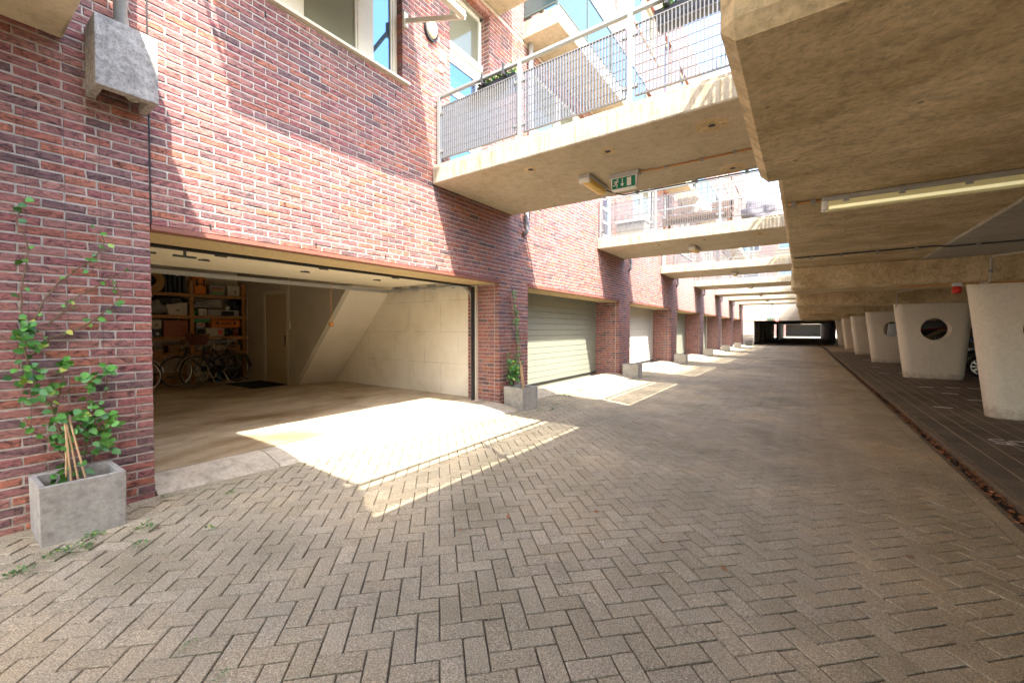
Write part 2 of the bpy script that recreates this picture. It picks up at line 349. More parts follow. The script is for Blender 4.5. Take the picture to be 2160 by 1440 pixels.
# ================================================================== SETTING: ground
g = MB().box(-30, 40, -30, 140, -.5, -.075).build('ground', MAT['sand'], kind='structure')
pav = empty('pavement', (-1.4, 10, 0), kind='structure')
MB().box(-12.2, 1.30, -8, YEND + 60, -.07, -.018).build('paving_bed', MAT['sand'], pav)
MB().box(W, 1.30, 40.9, YEND + 60, -.016, .001).build('far_paving', MAT['asphalt'], pav)
def clip(poly, nx, ny, d):
    out = []
    for i in range(len(poly)):
        a, b = poly[i], poly[(i + 1) % len(poly)]; da, db = nx * a[0] + ny * a[1] - d, nx * b[0] + ny * b[1] - d
        if da >= 0: out.append(a)
        if da * db < 0: t = da / (da - db); out.append((a[0] + (b[0] - a[0]) * t, a[1] + (b[1] - a[1]) * t))
    return out
def slabpoly(mb, poly, z, depth, inset, tilt=(0, 0), rise=.004):
    n = len(poly); cx = sum(p[0] for p in poly) / n; cy = sum(p[1] for p in poly) / n; b = len(mb.v)
    for k, (q, zz) in enumerate(((1, z - depth), (1, z - rise), (0, z))):
        for x, y in poly:
            if not q:
                L = math.hypot(x - cx, y - cy); x, y = cx + (x - cx) * (1 - inset / L * 1.3), cy + (y - cy) * (1 - inset / L * 1.3)
            mb.v.append((x, y, zz + ((x - cx) * tilt[0] + (y - cy) * tilt[1] if k else 0)))
    for r in (0, 1):
        for k in range(n): mb.f.append((b + r * n + k, b + r * n + (k + 1) % n, b + (r + 1) * n + (k + 1) % n, b + (r + 1) * n + k))
    mb.f.append(tuple(b + 2 * n + k for k in range(n)))
    return 2 * n + 1
PL, PW, JT = .204, .102, .0068
pieces = []
c45 = math.sqrt(.5)
def add_piece(i, j, wI, hJ):
    x0, y0, x1, y1 = i * PW, j * PW, (i + wI) * PW, (j + hJ) * PW
    h = JT / 2; q = [(x0 + h, y0 + h), (x1 - h, y0 + h), (x1 - h, y1 - h), (x0 + h, y1 - h)]
    return q
def rot(p): return ((p[0] - p[1]) * c45 - 1.3, (p[0] + p[1]) * c45)
XL, XR, Y0P, Y1P = -4.15, 1.14, -1.6, 40.8
cells = []
N = 330
for n in range(-60, N):
    for m in range(-90, 90):
        i, j = n + 4 * m, n
        # horizontal brick (i, j) size 2x1 ; vertical brick (i-1+..., j) size 1x2
        cells.append((i, j, 2, 1)); cells.append((i + 2, j - 1 + 0, 1, 2))
for (i, j, a, b) in cells:
    cx, cy = rot(((i + a / 2) * PW, (j + b / 2) * PW))
    if cx < XL - .12 or cx > XR + .12 or cy < Y0P or cy > Y1P: continue
    poly = [rot(p) for p in add_piece(i, j, a, b)]
    full = min(p[0] for p in poly) > XL and max(p[0] for p in poly) < XR
    if not full:
        poly = clip(clip(poly, 1, 0, XL + .003), -1, 0, -XR + .003)
        if len(poly) < 3: continue
        ar = abs(sum(poly[k][0] * poly[(k + 1) % len(poly)][1] - poly[(k + 1) % len(poly)][0] * poly[k][1] for k in range(len(poly)))) / 2
        if ar < .0012: continue
    pieces.append((area([(x, y, 0) for x, y in poly]), poly, full, cx, cy, 0 if a == 2 else 1))
for y in [(-1.6 + .208 * k) for k in range(203)]:              # border course along the wall and along the gutter
    for x0, x1 in ((-4.255, -4.155), (1.145, 1.245)):
        poly = [(x0, y), (x1, y), (x1, y + .203), (x0, y + .203)]
        pieces.append((area([(a, b, 0) for a, b in poly]), poly, False, (x0 + x1) / 2, y + .1, 0))
pieces.sort(key=lambda p: -p[0])
me_p = None
mb = MB(); slabpoly(mb, [(-PL / 2 + JT / 2, -PW / 2 + JT / 2), (PL / 2 - JT / 2, -PW / 2 + JT / 2), (PL / 2 - JT / 2, PW / 2 - JT / 2), (-PL / 2 + JT / 2, PW / 2 - JT / 2)], 0, .06, .004); me_p = mb.mesh('paver', MAT['paver'])
big = MB(); big.t = []; cnt = 0
po = wloc(pav)
for ar, poly, full, cx, cy, v in pieces:
    z = U(-.0025, .0025) + (.03 * max(0, (-3.4 - cx)) / .7 if cx < -3.4 else 0); tl = (U(-.012, .012), U(-.012, .012))
    if cnt < 300 and full:
        cnt += 1
        link('paver', me_p, pav, (cx - po.x, cy - po.y, z), (tl[1], -tl[0], math.pi / 4 + (math.pi / 2 if v else 0) + U(-.012, .012)))
    else:
        k = slabpoly(big, poly, z, .06, .004, tl); big.t += [rnd()] * k
big.build('paver_field', MAT['pavers'], pav, kind='stuff')
# driveway aprons of sloping concrete blocks in front of every garage
apr = empty('driveway_apron', (-4.3, 3, 0), kind='structure')
for k in range(NB):
    a, b = (1.08, 5.72) if k == 0 else (6.55 + P * (k - 1), 5.74 + P * k)
    nb = 5; st = (b - a) / nb
    for i in range(nb):
        y0, y1 = a + i * st + .004, a + (i + 1) * st - .004
        pr = [(-4.62, -.05), (-4.27, -.05), (-4.27, .030), (-4.33, .062), (-4.55, GF - .006), (-4.62, GF - .003)]
        m = MB(); n = len(pr)
        for y in (y0, y1):
            sk = max(0, y - a) * .085 + .02
            for x, z in pr: m.v.append((x + (sk if x > -4.5 else sk * .6 if x > -4.6 else 0) + U(-.004, .004), y, z))
        m.f += [tuple(range(n)), tuple(n + q for q in reversed(range(n)))] + [(q, n + q, n + (q + 1) % n, (q + 1) % n) for q in range(n)]
        m.build('apron_block', MAT['apron'], apr, bevel=.008)
# right-hand gutter with litter
gut = empty('gutter', (1.33, 10, 0), kind='structure')
MB().box(1.25, 1.42, -8, YEND, -.07, -.05).build('gutter_floor', MAT['soil'], gut)
for i in range(150):
    y = 1.5 + i * .26
    if y < YEND: MB().box(1.40, 1.46, y, y + .254, -.06, .012 + U(-.004, .004)).build('kerb_stone', MAT['kerb'], gut, bevel=.004)
lit = MB(); lit.t = []
for i in range(1500):
    x, y, s_, r = U(1.255, 1.40), 2.5 + 16 * rnd() ** 1.5, U(.008, .028), U(0, 6.3); z = U(-.045, -.006)
    a, b = math.cos(r) * s_, math.sin(r) * s_; t_ = U(-.01, .012)
    lit.add([(x - a, y - b, z), (x + b * .5, y - a * .5, z + t_), (x + a, y + b, z + .004), (x - b * .5, y + a * .5, z - t_)], [(0, 1, 2, 3)]); lit.t.append(rnd())
lit.build('leaf_litter', MAT['deadleaf'], gut, kind='stuff')
# parking pavement
pk = empty('parking_pavement', (5, 14, 0), kind='structure'); po = wloc(pk)
MB().box(1.42, 9.2, -8, YEND + 50, -.07, .0015).build('parking_bed', MAT['sandlight'], pk)
me_d = MB(); slabpoly(me_d, [(-.0935, -.0995), (.0935, -.0995), (.0935, .0995), (-.0935, .0995)], 0, .05, .003); me_d = me_d.mesh('dark_paver', MAT['dpaver'])
pcs = []
for i in range(38):
    for j in range(150):
        x, y = 1.565 + .2 * i, 2.0 + .201 * j + (.1 if i % 2 else 0)
        q = [(x - .0935, y - .0995), (x + .0935, y - .0995), (x + .0935, y + .0995), (x - .0935, y + .0995)]
        pcs.append((area([(a, b, 0) for a, b in q]), q, x, y))
pcs.sort(key=lambda p: -p[0]); big = MB(); big.t = []
for n, (ar, q, x, y) in enumerate(pcs):
    z = .004 + U(-.0015, .0015)
    if n < 300: link('dark_paver', me_d, pk, (x - po.x, y - po.y, z), (U(-.01, .01), U(-.01, .01), U(-.006, .006)))
    else: c_ = slabpoly(big, q, z, .05, .003); big.t += [rnd()] * c_
big.build('dark_paver_field', MAT['dpavers'], pk, kind='stuff')
for x, y in ((2.04, 10.3), (2.77, 11.7), (2.43, 13.7), (2.91, 13.9), (3.3, 14.0), (2.6, 12.6), (2.1, 17.2), (2.6, 17.6), (2.2, 19.8), (2.3, 24), (2.4, 6.2)):
    MB().box(x - .12, x + .12, y - .045, y + .045, .007, .0085).build('bay_marking', MAT['signwhite'], pk)
# painted bay number 35 (read from inside the bays)
def stroke(mb, pts, wd, z0, z1):
    for (a, b), (c, d) in zip(pts, pts[1:]):
        L = math.hypot(c - a, d - b) or 1; ux, uy = (c - a) / L, (d - b) / L
        mb.obox(((a + c) / 2, (b + d) / 2, (z0 + z1) / 2), (ux * (L / 2 + wd * .35), uy * (L / 2 + wd * .35), 0), (-uy * wd / 2, ux * wd / 2, 0), (0, 0, (z1 - z0) / 2))
five = [(1, 0), (0, 0), (0, .45), (.7, .45), (1, .6), (1, .85), (.7, 1), (0, 1)]
three = [(0, 0), (.75, 0), (1, .18), (1, .36), (.7, .48), (.3, .48), (.7, .48), (1, .62), (1, .84), (.75, 1), (0, 1)]
for nm, gl, ox in (('number_three', three, 0), ('number_five', five, .17)):
    m = MB(); stroke(m, [(2.22 - ox - p * .12, 7.42 + q * .26) for p, q in gl], .035, .007, .009); m.build('painted_digit', MAT['signwhite'], pk)

# ================================================================== BUILDING
bld = empty('apartment_building', (W - 3, 16, 0), label='red brick apartment building with a row of garages along the lane', cat='building')
def wallcells(mb, y0, y1, z0, z1, xf, xb, opens):
    ys = sorted({y0, y1} | {min(max(v, y0), y1) for o in opens for v in o[:2]}); zs = sorted({z0, z1} | {min(max(v, z0), z1) for o in opens for v in o[2:]})
    def solid(i, j):
        if i < 0 or j < 0 or i >= len(ys) - 1 or j >= len(zs) - 1: return False
        cy, cz = (ys[i] + ys[i + 1]) / 2, (zs[j] + zs[j + 1]) / 2
        return not any(o[0] < cy < o[1] and o[2] < cz < o[3] for o in opens)
    for i in range(len(ys) - 1):
        for j in range(len(zs) - 1):
            if not solid(i, j): continue
            a, b, c, d = ys[i], ys[i + 1], zs[j], zs[j + 1]
            vs = [(xf, a, c), (xf, b, c), (xf, b, d), (xf, a, d), (xb, a, c), (xb, b, c), (xb, b, d), (xb, a, d)]
            fs = [(0, 1, 2, 3), (7, 6, 5, 4)]
            if not solid(i - 1, j): fs.append((0, 3, 7, 4))
            if not solid(i + 1, j): fs.append((1, 5, 6, 2))
            if not solid(i, j - 1): fs.append((0, 4, 5, 1))
            if not solid(i, j + 1): fs.append((3, 2, 6, 7))
            mb.add(vs, fs)
    return mb
OPENC = [(o[0] - .008, o[1] + .009, o[2], o[3] + .006) for o in OPEN]
wallcells(MB(), -9, NEARY, -.05, NEARZ, W - .0065, W - .36, OPENC).build('wall_core', MAT['mortar'], bld)
wallcells(MB(), NEARY, YEND, -.05, NEARZ, W, W - .36, OPEN).build('wall_far', MAT['brickfar'], bld)
wallcells(MB(), -9, YEND, NEARZ, 14, W + .001, W - .36, OPEN).build('wall_upper', MAT['brickfar'], bld)
MB().box(-12.4, W - .36, -9, YEND, 3.3, 3.45).build('floor_slab', MAT['white'], bld)
MB().box(-12.6, W - .3, -9, YEND, 14, 14.2).build('roof', MAT['deckgrey'], bld)
# bricks, wild bond
bricks = []          # (kind, a0, a1, z, plane)
PREV = {}
def row_fill(a, b, start, key='f'):
    prev = PREV.get((key, start ^ 1), []); joints = []; x = a; run = 0; n = 0; out = []
    while b - x > .03:
        rest = b - x; endL = .1 if start else .21; r2 = rest - endL - .0105
        if n and .045 < r2 <= .225: L = r2
        elif rest < .235: L = rest
        elif rest < .34: L = rest - .11
        else:
            if n == 0: L = .21 if start else .1
            else:
                opts = [.1, .21] if (rnd() < .22 and run < 1) else [.21, .1]; L = opts[0]
                L = max(opts + [.155], key=lambda q: (min([abs(x + q - p) for p in prev] + [1]) > .036, q == opts[0], q == opts[1]))
        run = run + 1 if L <= .11 else 0
        out.append((x, x + L)); joints.append(x + L); x += L + .0105; n += 1
    PREV.setdefault((key, start), []); PREV[(key, start)] = [p for p in PREV[(key, start)] if p < a or p > b] + joints
    return out
nrows = int((NEARZ - ROW0) / ROW)
for r in range(nrows):
    z = ROW0 + r * ROW; zc = z + ROW / 2
    segs = [(-1.6, 1.064), (1.076, NEARY)]
    cuts = sorted((o[0], o[1]) for o in OPEN if o[2] < zc < o[3])
    for a, b in segs:
        x = a
        for c, d in cuts + [(b, b)]:
            c2, d2 = max(c, a), max(d, a)
            if c2 > b: c2 = b
            if c2 - x > .03: bricks += [('f', p, q, z, W) for p, q in row_fill(x, c2, r % 2)]
            x = max(x, d2)
    if z + ROW < LZ + .03:                       # bricks on the garage reveals that face the camera
        for k in range(0, 4):
            yp = 5.69 + P * k
            bricks += [('r', p, q, z, yp) for p, q in row_fill(W - .705, W - .118, r % 2, 'r%d' % k)]
BH = ROW - .0125; BD = .10
def brick_quad(kd, a, b, z, pl):
    return [(pl, a, z), (pl, b, z), (pl, b, z + BH), (pl, a, z + BH)] if kd == 'f' else [(a, pl, z), (b, pl, z), (b, pl, z + BH), (a, pl, z + BH)]
def brick_geo(mb, a0, a1, z0, z1, depth, face, j=.0036, ch=.004):
    # face=+1: local frame u along brick, d outwards
    vs = []; o = [(a0, z0), (a1, z0), (a1, z1), (a0, z1)]
    for d, ins in ((-depth, 0), (-ch, 0), (0, ch)):
        for k, (u, z) in enumerate(o):
            su = 1 if k in (0, 3) else -1; sz = 1 if k in (0, 1) else -1
            q = U(-j, j) if ins or d == -ch else 0
            vs.append((u + su * ins + q, z + sz * ins + (U(-j, j) * .6 if q else 0), d + (U(-.002, .0015) if ins else 0)))
    fs = []
    for r_ in (0, 1):
        for k in range(4): fs.append((r_ * 4 + k, r_ * 4 + (k + 1) % 4, r_ * 4 + 4 + (k + 1) % 4, r_ * 4 + 4 + k))
    fs.append((8, 9, 10, 11))
    return vs, fs
order = sorted(range(len(bricks)), key=lambda i: -area(brick_quad(*bricks[i])))
single = set(); 
for i in order:
    kd, a, b, z, pl = bricks[i]
    if len(single) >= 300: break
    if kd == 'f' and (abs(b - a - .21) < .004 or abs(b - a - .1) < .004): single.add(i)
proto = {}
for L in (.21, .1):
    proto[L] = []
    for v in range(5):
        m = MB(); vs, fs = brick_geo(m, -L / 2, L / 2, 0, BH, BD, 1)
        m.add([(d, u, z) for u, z, d in vs], fs); proto[L].append(m.mesh('brick', MAT['brick']))
big = MB(); big.t = []; bo = wloc(bld)
for i, (kd, a, b, z, pl) in enumerate(bricks):
    j = U(-.0035, .0035); out = U(-.002, .002)
    if i in single:
        L = .21 if b - a > .15 else .1
        link('brick', random.choice(proto[L]), bld, (pl + out - bo.x, (a + b) / 2 - bo.y, z - bo.z), (U(-.008, .008), 0, U(-.006, .006)))
    else:
        vs, fs = brick_geo(big, a, b, z, z + BH, BD, 1)
        big.add([(pl + out + d, u, q) if kd == 'f' else (u, pl - out - d - .0, q) for u, q, d in vs], fs); big.t += [rnd()] * len(fs)
big.build('brick_field', MAT['bricks'], bld, kind='stuff')
for k in range(NB):                                # pier cores behind the reveals
    y0, y1 = (5.70 + P * k, 6.585 + P * k)
    MB().box(W - .71, W - .34, y0 + (.0 if k > 3 else .002), min(y1, YEND), -.05, LZ).build('pier', MAT['mortar'] if k < 4 else MAT['brickfar'], bld)
MB().box(W - .71, W - .34, -.9, 1.062, -.05, LZ).build('pier', MAT['mortar'], bld)
MB().box(W - .011, W + .001, 1.065, 1.075, LZ + .05, NEARZ).build('movement_joint', MAT['rubber'], bld)
# lintels and garage doors
for k in range(NB):
    a, b = (1.07, 5.72) if k == 0 else (6.59 + P * (k - 1), 5.72 + P * k)
    b = min(b, YEND)
    lt = MB().box(W - .10, W + .012, a, b, LZ, LZ + .038).build('lintel', MAT['rust'], bld)
    MB().box(W - .62, W - .10, a + .002, b - .034, LZ - .004, LZ + .05).build('lintel_soffit', MAT['tan'], lt)
    if k == 0: MB().box(W - .70, W - .62, a + .002, b - .034, LZ - .03, LZ + .05).build('rubber_seal', MAT['rubber'], lt)
DOORM = ['', 'sage', 'palegrey', 'sage', 'sage', 'palegrey', 'midgrey']
for k in range(1, NB):
    a, b = 6.59 + P * (k - 1), 5.69 + P * k; mm = MAT[DOORM[k]]
    gd = MB().box(W - .76, W - .712, a, b, GF - .1, LZ + .1).build('garage_door', mm, bld)
    n = 15; st = (LZ - GF + .02) / n
    for i in range(n):
        z = GF + i * st
        MB().box(W - .712, W - .698, a + .01, b - .01, z + .004, z + st - .004).build('panel', mm, gd, bevel=.004, seg=1)
    MB().box(W - .72, W - .685, a + .01, b - .01, GF - .01, GF + .03).build('bottom_seal', MAT['rubber'], gd)
    if k >= 4: MB().box(W - .70, W - .66, b - .06, b - .01, GF, LZ - .01).build('door_frame', MAT['cream'], gd)
# windows, entrance doors, upper windows
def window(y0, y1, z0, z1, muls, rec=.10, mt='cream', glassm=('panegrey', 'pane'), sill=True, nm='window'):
    x0 = W - rec; fr = MB(); f = .07
    fr.box(x0 - .06, x0, y0, y1, z0, z0 + f).box(x0 - .06, x0, y0, y1, z1 - f, z1).box(x0 - .06, x0, y0, y0 + f, z0 + f, z1 - f).box(x0 - .06, x0, y1 - f, y1, z0 + f, z1 - f)
    for a, b in muls: fr.box(x0 - .06, x0 - .003, a, b, z0 + f, z1 - f)
    wo = fr.build(nm, MAT[mt], bld, bevel=.006)
    ed = [y0 + f] + [v for m_ in muls for v in m_] + [y1 - f]
    for n, i in enumerate(range(0, len(ed), 2)):
        m_ = glassm[min(n, len(glassm) - 1)]
        MB().box(x0 - .045, x0 - .035, ed[i] + .001, ed[i + 1] - .001, z0 + f + .001, z1 - f - .001).build('pane', MAT[m_], wo)
        sm = MB(); a, b = ed[i] + .002, ed[i + 1] - .002; q = .022; zz0, zz1 = z0 + f + .002, z1 - f - .002
        sm.box(x0 - .034, x0 - .012, a, b, zz0, zz0 + q).box(x0 - .034, x0 - .012, a, a + q, zz0 + q, zz1).box(x0 - .034, x0 - .012, b - q, b, zz0 + q, zz1); sm.build('glazing_bead', MAT[mt], wo)
    if sill: MB().box(x0 - .02, W + .05, y0 - .03, y1 + .09, z0 - .035, z0 - .002).build('sill', MAT[mt], wo, bevel=.004)
    return wo
for k in range(NB):
    o = P * k
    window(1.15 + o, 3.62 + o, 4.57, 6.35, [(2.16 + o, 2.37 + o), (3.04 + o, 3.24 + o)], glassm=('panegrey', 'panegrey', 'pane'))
    # recessed entrance door with transom light
    a, b = 4.50 + o, 5.43 + o; x0 = W - .17
    dr = MB().box(x0 - .06, x0, a, a + .055, 3.64, 6.5).box(x0 - .06, x0, b - .055, b, 3.64, 6.5).box(x0 - .06, x0 + .03, a, b, 5.62, 5.72).box(x0 - .06, x0, a, b, 6.43, 6.5).build('entrance_door', MAT['whitepaint'], bld, bevel=.005)
    MB().box(x0 - .04, x0 - .03, a + .05, b - .05, 5.72, 6.43).build('transom_pane', MAT['panegrey'], dr)
    lf = MB(); zs = [3.66, 3.95, 4.24, 4.31, 4.60, 4.67, 4.96, 5.03, 5.32, 5.41, 5.61]
    bars = [(3.66, 3.95), (4.24, 4.31), (4.60, 4.67), (4.96, 5.06), (5.44, 5.615)]
    for c, d in bars: lf.box(x0 - .05, x0 - .008, a + .12, b - .12, c, d)
    lf.box(x0 - .05, x0 - .008, a + .057, a + .12, 3.66, 5.615).box(x0 - .05, x0 - .008, b - .12, b - .057, 3.66, 5.615)
    lf.build('door_leaf', MAT['whitepaint'], dr)
    for c, d in ((3.95, 4.24), (4.31, 4.60), (4.67, 4.96), (5.06, 5.44)):
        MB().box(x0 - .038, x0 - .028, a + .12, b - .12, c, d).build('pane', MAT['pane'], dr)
    MB().tube([(x0 + .0, a + .10, 4.62), (x0 + .05, a + .10, 4.62), (x0 + .05, a + .20, 4.62)], .009, 6).build('handle', MAT['galv'], dr)
    MB().box(W - .30, W - .013, b - .006, b - .001, 3.64, 6.42).build('brick_reveal', MAT['brickfar'], bld)
    for z in (7.6, 10.6):
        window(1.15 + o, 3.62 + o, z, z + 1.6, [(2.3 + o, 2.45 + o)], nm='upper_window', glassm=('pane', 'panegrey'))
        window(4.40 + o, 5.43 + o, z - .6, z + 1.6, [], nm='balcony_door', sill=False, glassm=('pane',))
for y, z in ((1.95, 4.36), (2.93, 4.36), (3.5, 4.3), (1.47, LZ + .075), (2.43, LZ + .075), (3.33, LZ + .075), (4.2, LZ + .075)):
    MB().box(W - .02, W + .0025, y, y + .012, z, z + .055).build('weep_hole', MAT['rubber'], bld)
# upper balconies, each a concrete tray with glass railing
def balcony(k):
    y0, y1 = .74 + P * k, 5.70 + P * k; bx = empty('upper_balcony', (W, y0, 6.65)); x1 = -3.50
    MB().box(W + .003, x1, y0, y1, 6.65, 6.95).build('tray', MAT['slab'], bx, bevel=.01)
    fr = MB()
    ys = [y0 + .04 + (y1 - y0 - .08) * i / 4 for i in range(5)]
    for y in ys: fr.box(x1 - .07, x1 - .03, y - .02, y + .02, 6.95, 7.95)
    for z in (7.03, 7.90): fr.box(x1 - .065, x1 - .035, y0 + .06, y1 - .06, z, z + .035)
    for yy_ in (y0 + .04, y1 - .04):
        for z in (7.03, 7.90): fr.box(W + .01, x1 - .07, yy_ - .015, yy_ + .015, z, z + .035)
    fr.build('railing_frame', MAT['darksteel'], bx)
    for i in range(4): MB().box(x1 - .054, x1 - .046, ys[i] + .03, ys[i + 1] - .03, 7.07, 7.89).build('glass_panel', MAT['balglass'], bx)
    for yy_ in (y0 + .04, y1 - .04): MB().box(W + .02, x1 - .08, yy_ - .004, yy_ + .004, 7.07, 7.89).build('glass_panel', MAT['balglass'], bx)
    return bx
WORDS = ['above the open garage', 'over the second garage bay', 'over the third garage bay', 'over the fourth garage bay', 'over the fifth garage bay', 'over the sixth garage bay', 'over the last garage bay']
for k in range(NB): tag(balcony(k), 'concrete balcony tray with glass railing ' + WORDS[k], 'balcony', 'upper balconies')
# awning over the near window
aw = empty('window_awning', (W, 2.4, 5.3), label='cream drop arm awning folded out over the brick wall window', cat='awning')
m = MB(); ya, yb = 1.12, 3.60
m.add([(W + .12, ya, 6.28), (W + .12, yb, 6.28), (-3.21, yb, 4.99), (-3.21, ya, 4.99), (W + .12, ya, 6.272), (W + .12, yb, 6.272), (-3.218, yb, 4.985), (-3.218, ya, 4.985)], [(0, 1, 2, 3), (7, 6, 5, 4), (0, 3, 7, 4), (1, 5, 6, 2), (3, 2, 6, 7), (0, 4, 5, 1)]).build('fabric', MAT['awning'], aw)
MB().box(-3.25, -3.18, ya - .03, yb + .03, 4.92, 4.99).build('front_rail', MAT['cream'], aw, bevel=.01)
MB().box(W + .012, W + .14, ya - .05, yb + .05, 6.26, 6.40).build('cassette', MAT['cream'], aw, bevel=.02)
for y in (ya + .02, yb + .04): MB().obox(((W + -3.21) / 2 + .01, y, 5.135), (.52, 0, -.195), (0, .012, 0), (.009, 0, .024)).build('arm', MAT['cream'], aw); MB().box(W + .012, W + .05, y - .03, y + .03, 5.24, 5.42).build('arm_bracket', MAT['cream'], aw)
# wall lamp, number plate, bell
wl = empty('wall_lamp', (W, 4.10, 5.48), label='oval outdoor wall lamp with cream glass and dark rim', cat='lamp')
m = MB(); m.lathe([(.001, .10), (.06, .092), (.088, .06), (.10, .02)], 20, (W, 4.10, 5.48), 'x'); m.v = [(x, y, 5.48 + (z - 5.48) * 1.35) for x, y, z in m.v]; m.build('glass_shade', plain('lamp_glass', (.78, .68, .42), .3, .05), wl, smooth=True)
m = MB(); m.lathe([(.10, .0), (.115, .0), (.118, .045), (.102, .05)], 20, (W, 4.10, 5.48), 'x', cap=False); m.v = [(x, y, 5.48 + (z - 5.48) * 1.35) for x, y, z in m.v]; m.build('rim', MAT['black'], wl)
num = empty('house_number_plate', (W, 4.335, 5.24), label='small white plate with house number 10 beside the entrance door', cat='sign')
MB().box(W, W + .02, 4.27, 4.40, 5.17, 5.31).build('plate', MAT['signwhite'], num, bevel=.004)
m = MB(); m.box(W + .02, W + .0225, 4.300, 4.316, 5.195, 5.285).box(W + .02, W + .0225, 4.288, 4.300, 5.262, 5.276); m.build('digit_one', MAT['dark'], num)
m = MB()
for i in range(16):
    t0, t1 = i / 16 * 6.283, (i + 1) / 16 * 6.283
    m.add([(W + .0215, 4.352 + math.cos(t) * a, 5.24 + math.sin(t) * b) for t in (t0, t1) for a, b in ((.027, .045), (.014, .032))], [(0, 1, 3, 2)])
m.build('digit_zero', MAT['dark'], num)
tag(MB().lathe([(.05, 0), (.05, .015), (.03, .025), (.001, .028)], 18, (W, 4.30, 5.06), 'x').build('door_bell', MAT['signwhite']), 'round white door bell under the number plate', 'bell')
# drain pipes at the walkways, concrete rainwater box
for k in range(NB):
    y = 6.40 + P * k
    if k == 0: MB().tube([(W + .07, 6.58, 7.0), (W + .07, 6.58, 3.6)], .045, 12).build('rain_pipe', MAT['galv'], bld, smooth=True)
    p = [(W + .06, y + .06, 3.62), (W + .06, y + .06, 3.38), (W + .07, y + .08, 3.24), (W + .05, y + .06, 3.16), (W + .005, y + .02, 3.12)]
    MB().tube(p, .038, 10).build('drain_bend', plain('grey_pipe', (.19, .19, .20), .5) if k == 0 else bpy.data.materials['grey_pipe'], bld, smooth=True)
rb = empty('rainwater_box', (W, .88, 3.06), label='weathered concrete rainwater box on the brick wall with a drain pipe', cat='box')
MATBOX = concrete('weathered_box_concrete', (.40, .375, .34), (.13, .12, .105), 16, .6, bump=.004, speck=.45)
m = MB(); m.box(-4.02, -3.95, .715, 1.055, 3.05, 3.53).box(W + .01, -4.02, .715, .765, 3.05, 3.53).box(W + .01, -4.02, 1.005, 1.055, 3.05, 3.53).box(W + .01, -4.02, .765, 1.005, 3.47, 3.53)
m.build('box_shell', MATBOX, rb, bevel=.006)
m = MB(); m.lathe([(.05, 0), (.055, .02), (.03, .03), (.001, .03)], 18, (-4.07, .93, 3.10), 'x').build('inspection_lamp', MAT['panegrey'], rb, smooth=True)
MB().tube([(-4.09, .88, 3.53), (-4.09, .88, 7.0)], .04, 14).build('drain_pipe', MAT['galv'], rb, smooth=True)
MB().tube([(-4.10, .885, 3.80), (W, .97, 3.80)], .012, 6).tube([(-4.09, .88, 3.79), (-4.09, .88, 3.82)], .046, 14).build('pipe_clip', MAT['galv'], rb)

# ================================================================== OPEN GARAGE
gf = empty('garage_floor', (-8, 3, GF), kind='structure')
MB().box(-12.1, -4.624, .62, 5.82, -.05, GF).build('floor_screed', MAT['gfloor'], gf)
gw = empty('garage_walls', (-8, 3, GF), kind='structure')
MB().box(-12.1, W - .36, 5.80, 5.95, -.05, 3.3).build('wall_right', MAT['block'], gw)
MB().box(-12.1, W - .36, .45, .6, -.05, 3.3).build('wall_left', MAT['white'], gw)
MB().box(-12.25, -12.1, .45, 5.95, -.05, 3.3).build('wall_back', MAT['white'], gw)
MB().box(-12.1, W - .365, .6, 5.8, 2.92, 3.05).build('garage_ceiling', MAT['white'], gw)
MB().box(W - .66, W - .36, 1.07, 5.69, LZ + .06, 2.92).build('lintel_back', MAT['white'], gw)
# stair enclosure with service door: plane y=4.75, sloping soffit
SY = 4.78
m = MB(); m.prism([(-12.1, GF), (-10.68, GF), (-10.68, 2.28), (-9.52, 2.28), (-9.52, GF), (-9.28, GF), (-6.55, 2.92), (-12.1, 2.92)], 'y', SY, SY + .1); m.build('stair_side_wall', plain('stair_wall_grey', (.55, .50, .40), .8, .1, 2), gw)
m = MB(); m.add([(-9.28, SY + .1, GF), (-9.28, 5.80, GF), (-6.55, 5.80, 2.92), (-6.55, SY + .1, 2.92), (-9.40, SY + .1, GF), (-9.40, 5.80, GF), (-6.67, 5.80, 2.92), (-6.67, SY + .1, 2.92)], [(0, 1, 2, 3), (7, 6, 5, 4), (0, 3, 7, 4), (1, 5, 6, 2), (2, 6, 7, 3), (0, 4, 5, 1)]); m.build('stair_soffit', MAT['white'], gw)
sdv = empty('service_door', (-10.1, SY, GF), label='beige flush service door with lever handle beside the stair wall', cat='door')
MB().box(-10.68, -10.60, SY - .01, SY + .08, GF, 2.28).box(-9.60, -9.52, SY - .01, SY + .08, GF, 2.28).box(-10.60, -9.60, SY - .01, SY + .08, 2.20, 2.28).build('frame', MAT['cream'], sdv)
MB().box(-10.595, -9.605, SY + .012, SY + .05, GF + .01, 2.195).build('leaf', MAT['beige'], sdv)
MB().box(-9.70, -9.665, SY + .0, SY + .012, 1.0, 1.24).build('handle_plate', MAT['dark'], sdv); MB().tube([(-9.683, SY + .0, 1.16), (-9.683, SY - .05, 1.16), (-9.80, SY - .05, 1.16)], .009, 6).build('handle', MAT['galv'], sdv)
tag(MB().box(-9.48, -9.40, SY - .035, SY - .0, 1.38, 1.55).build('light_switch', MAT['cream'], bevel=.006), 'cream light switch box right of the service door', 'switch')
tag(MB().tube([(-9.45, SY - .012, 2.7), (-9.45, SY - .012, 1.56)], .012, 6).build('switch_conduit', MAT['cream']), 'thin conduit running down to the light switch', 'conduit')
MATd = MB().box(-10.75, -9.45, 3.98, 4.72, GF, GF + .012).build('door_mat', MAT['mat'], bevel=.004); tag(MATd, 'black door mat on the garage floor before the service door', 'mat')
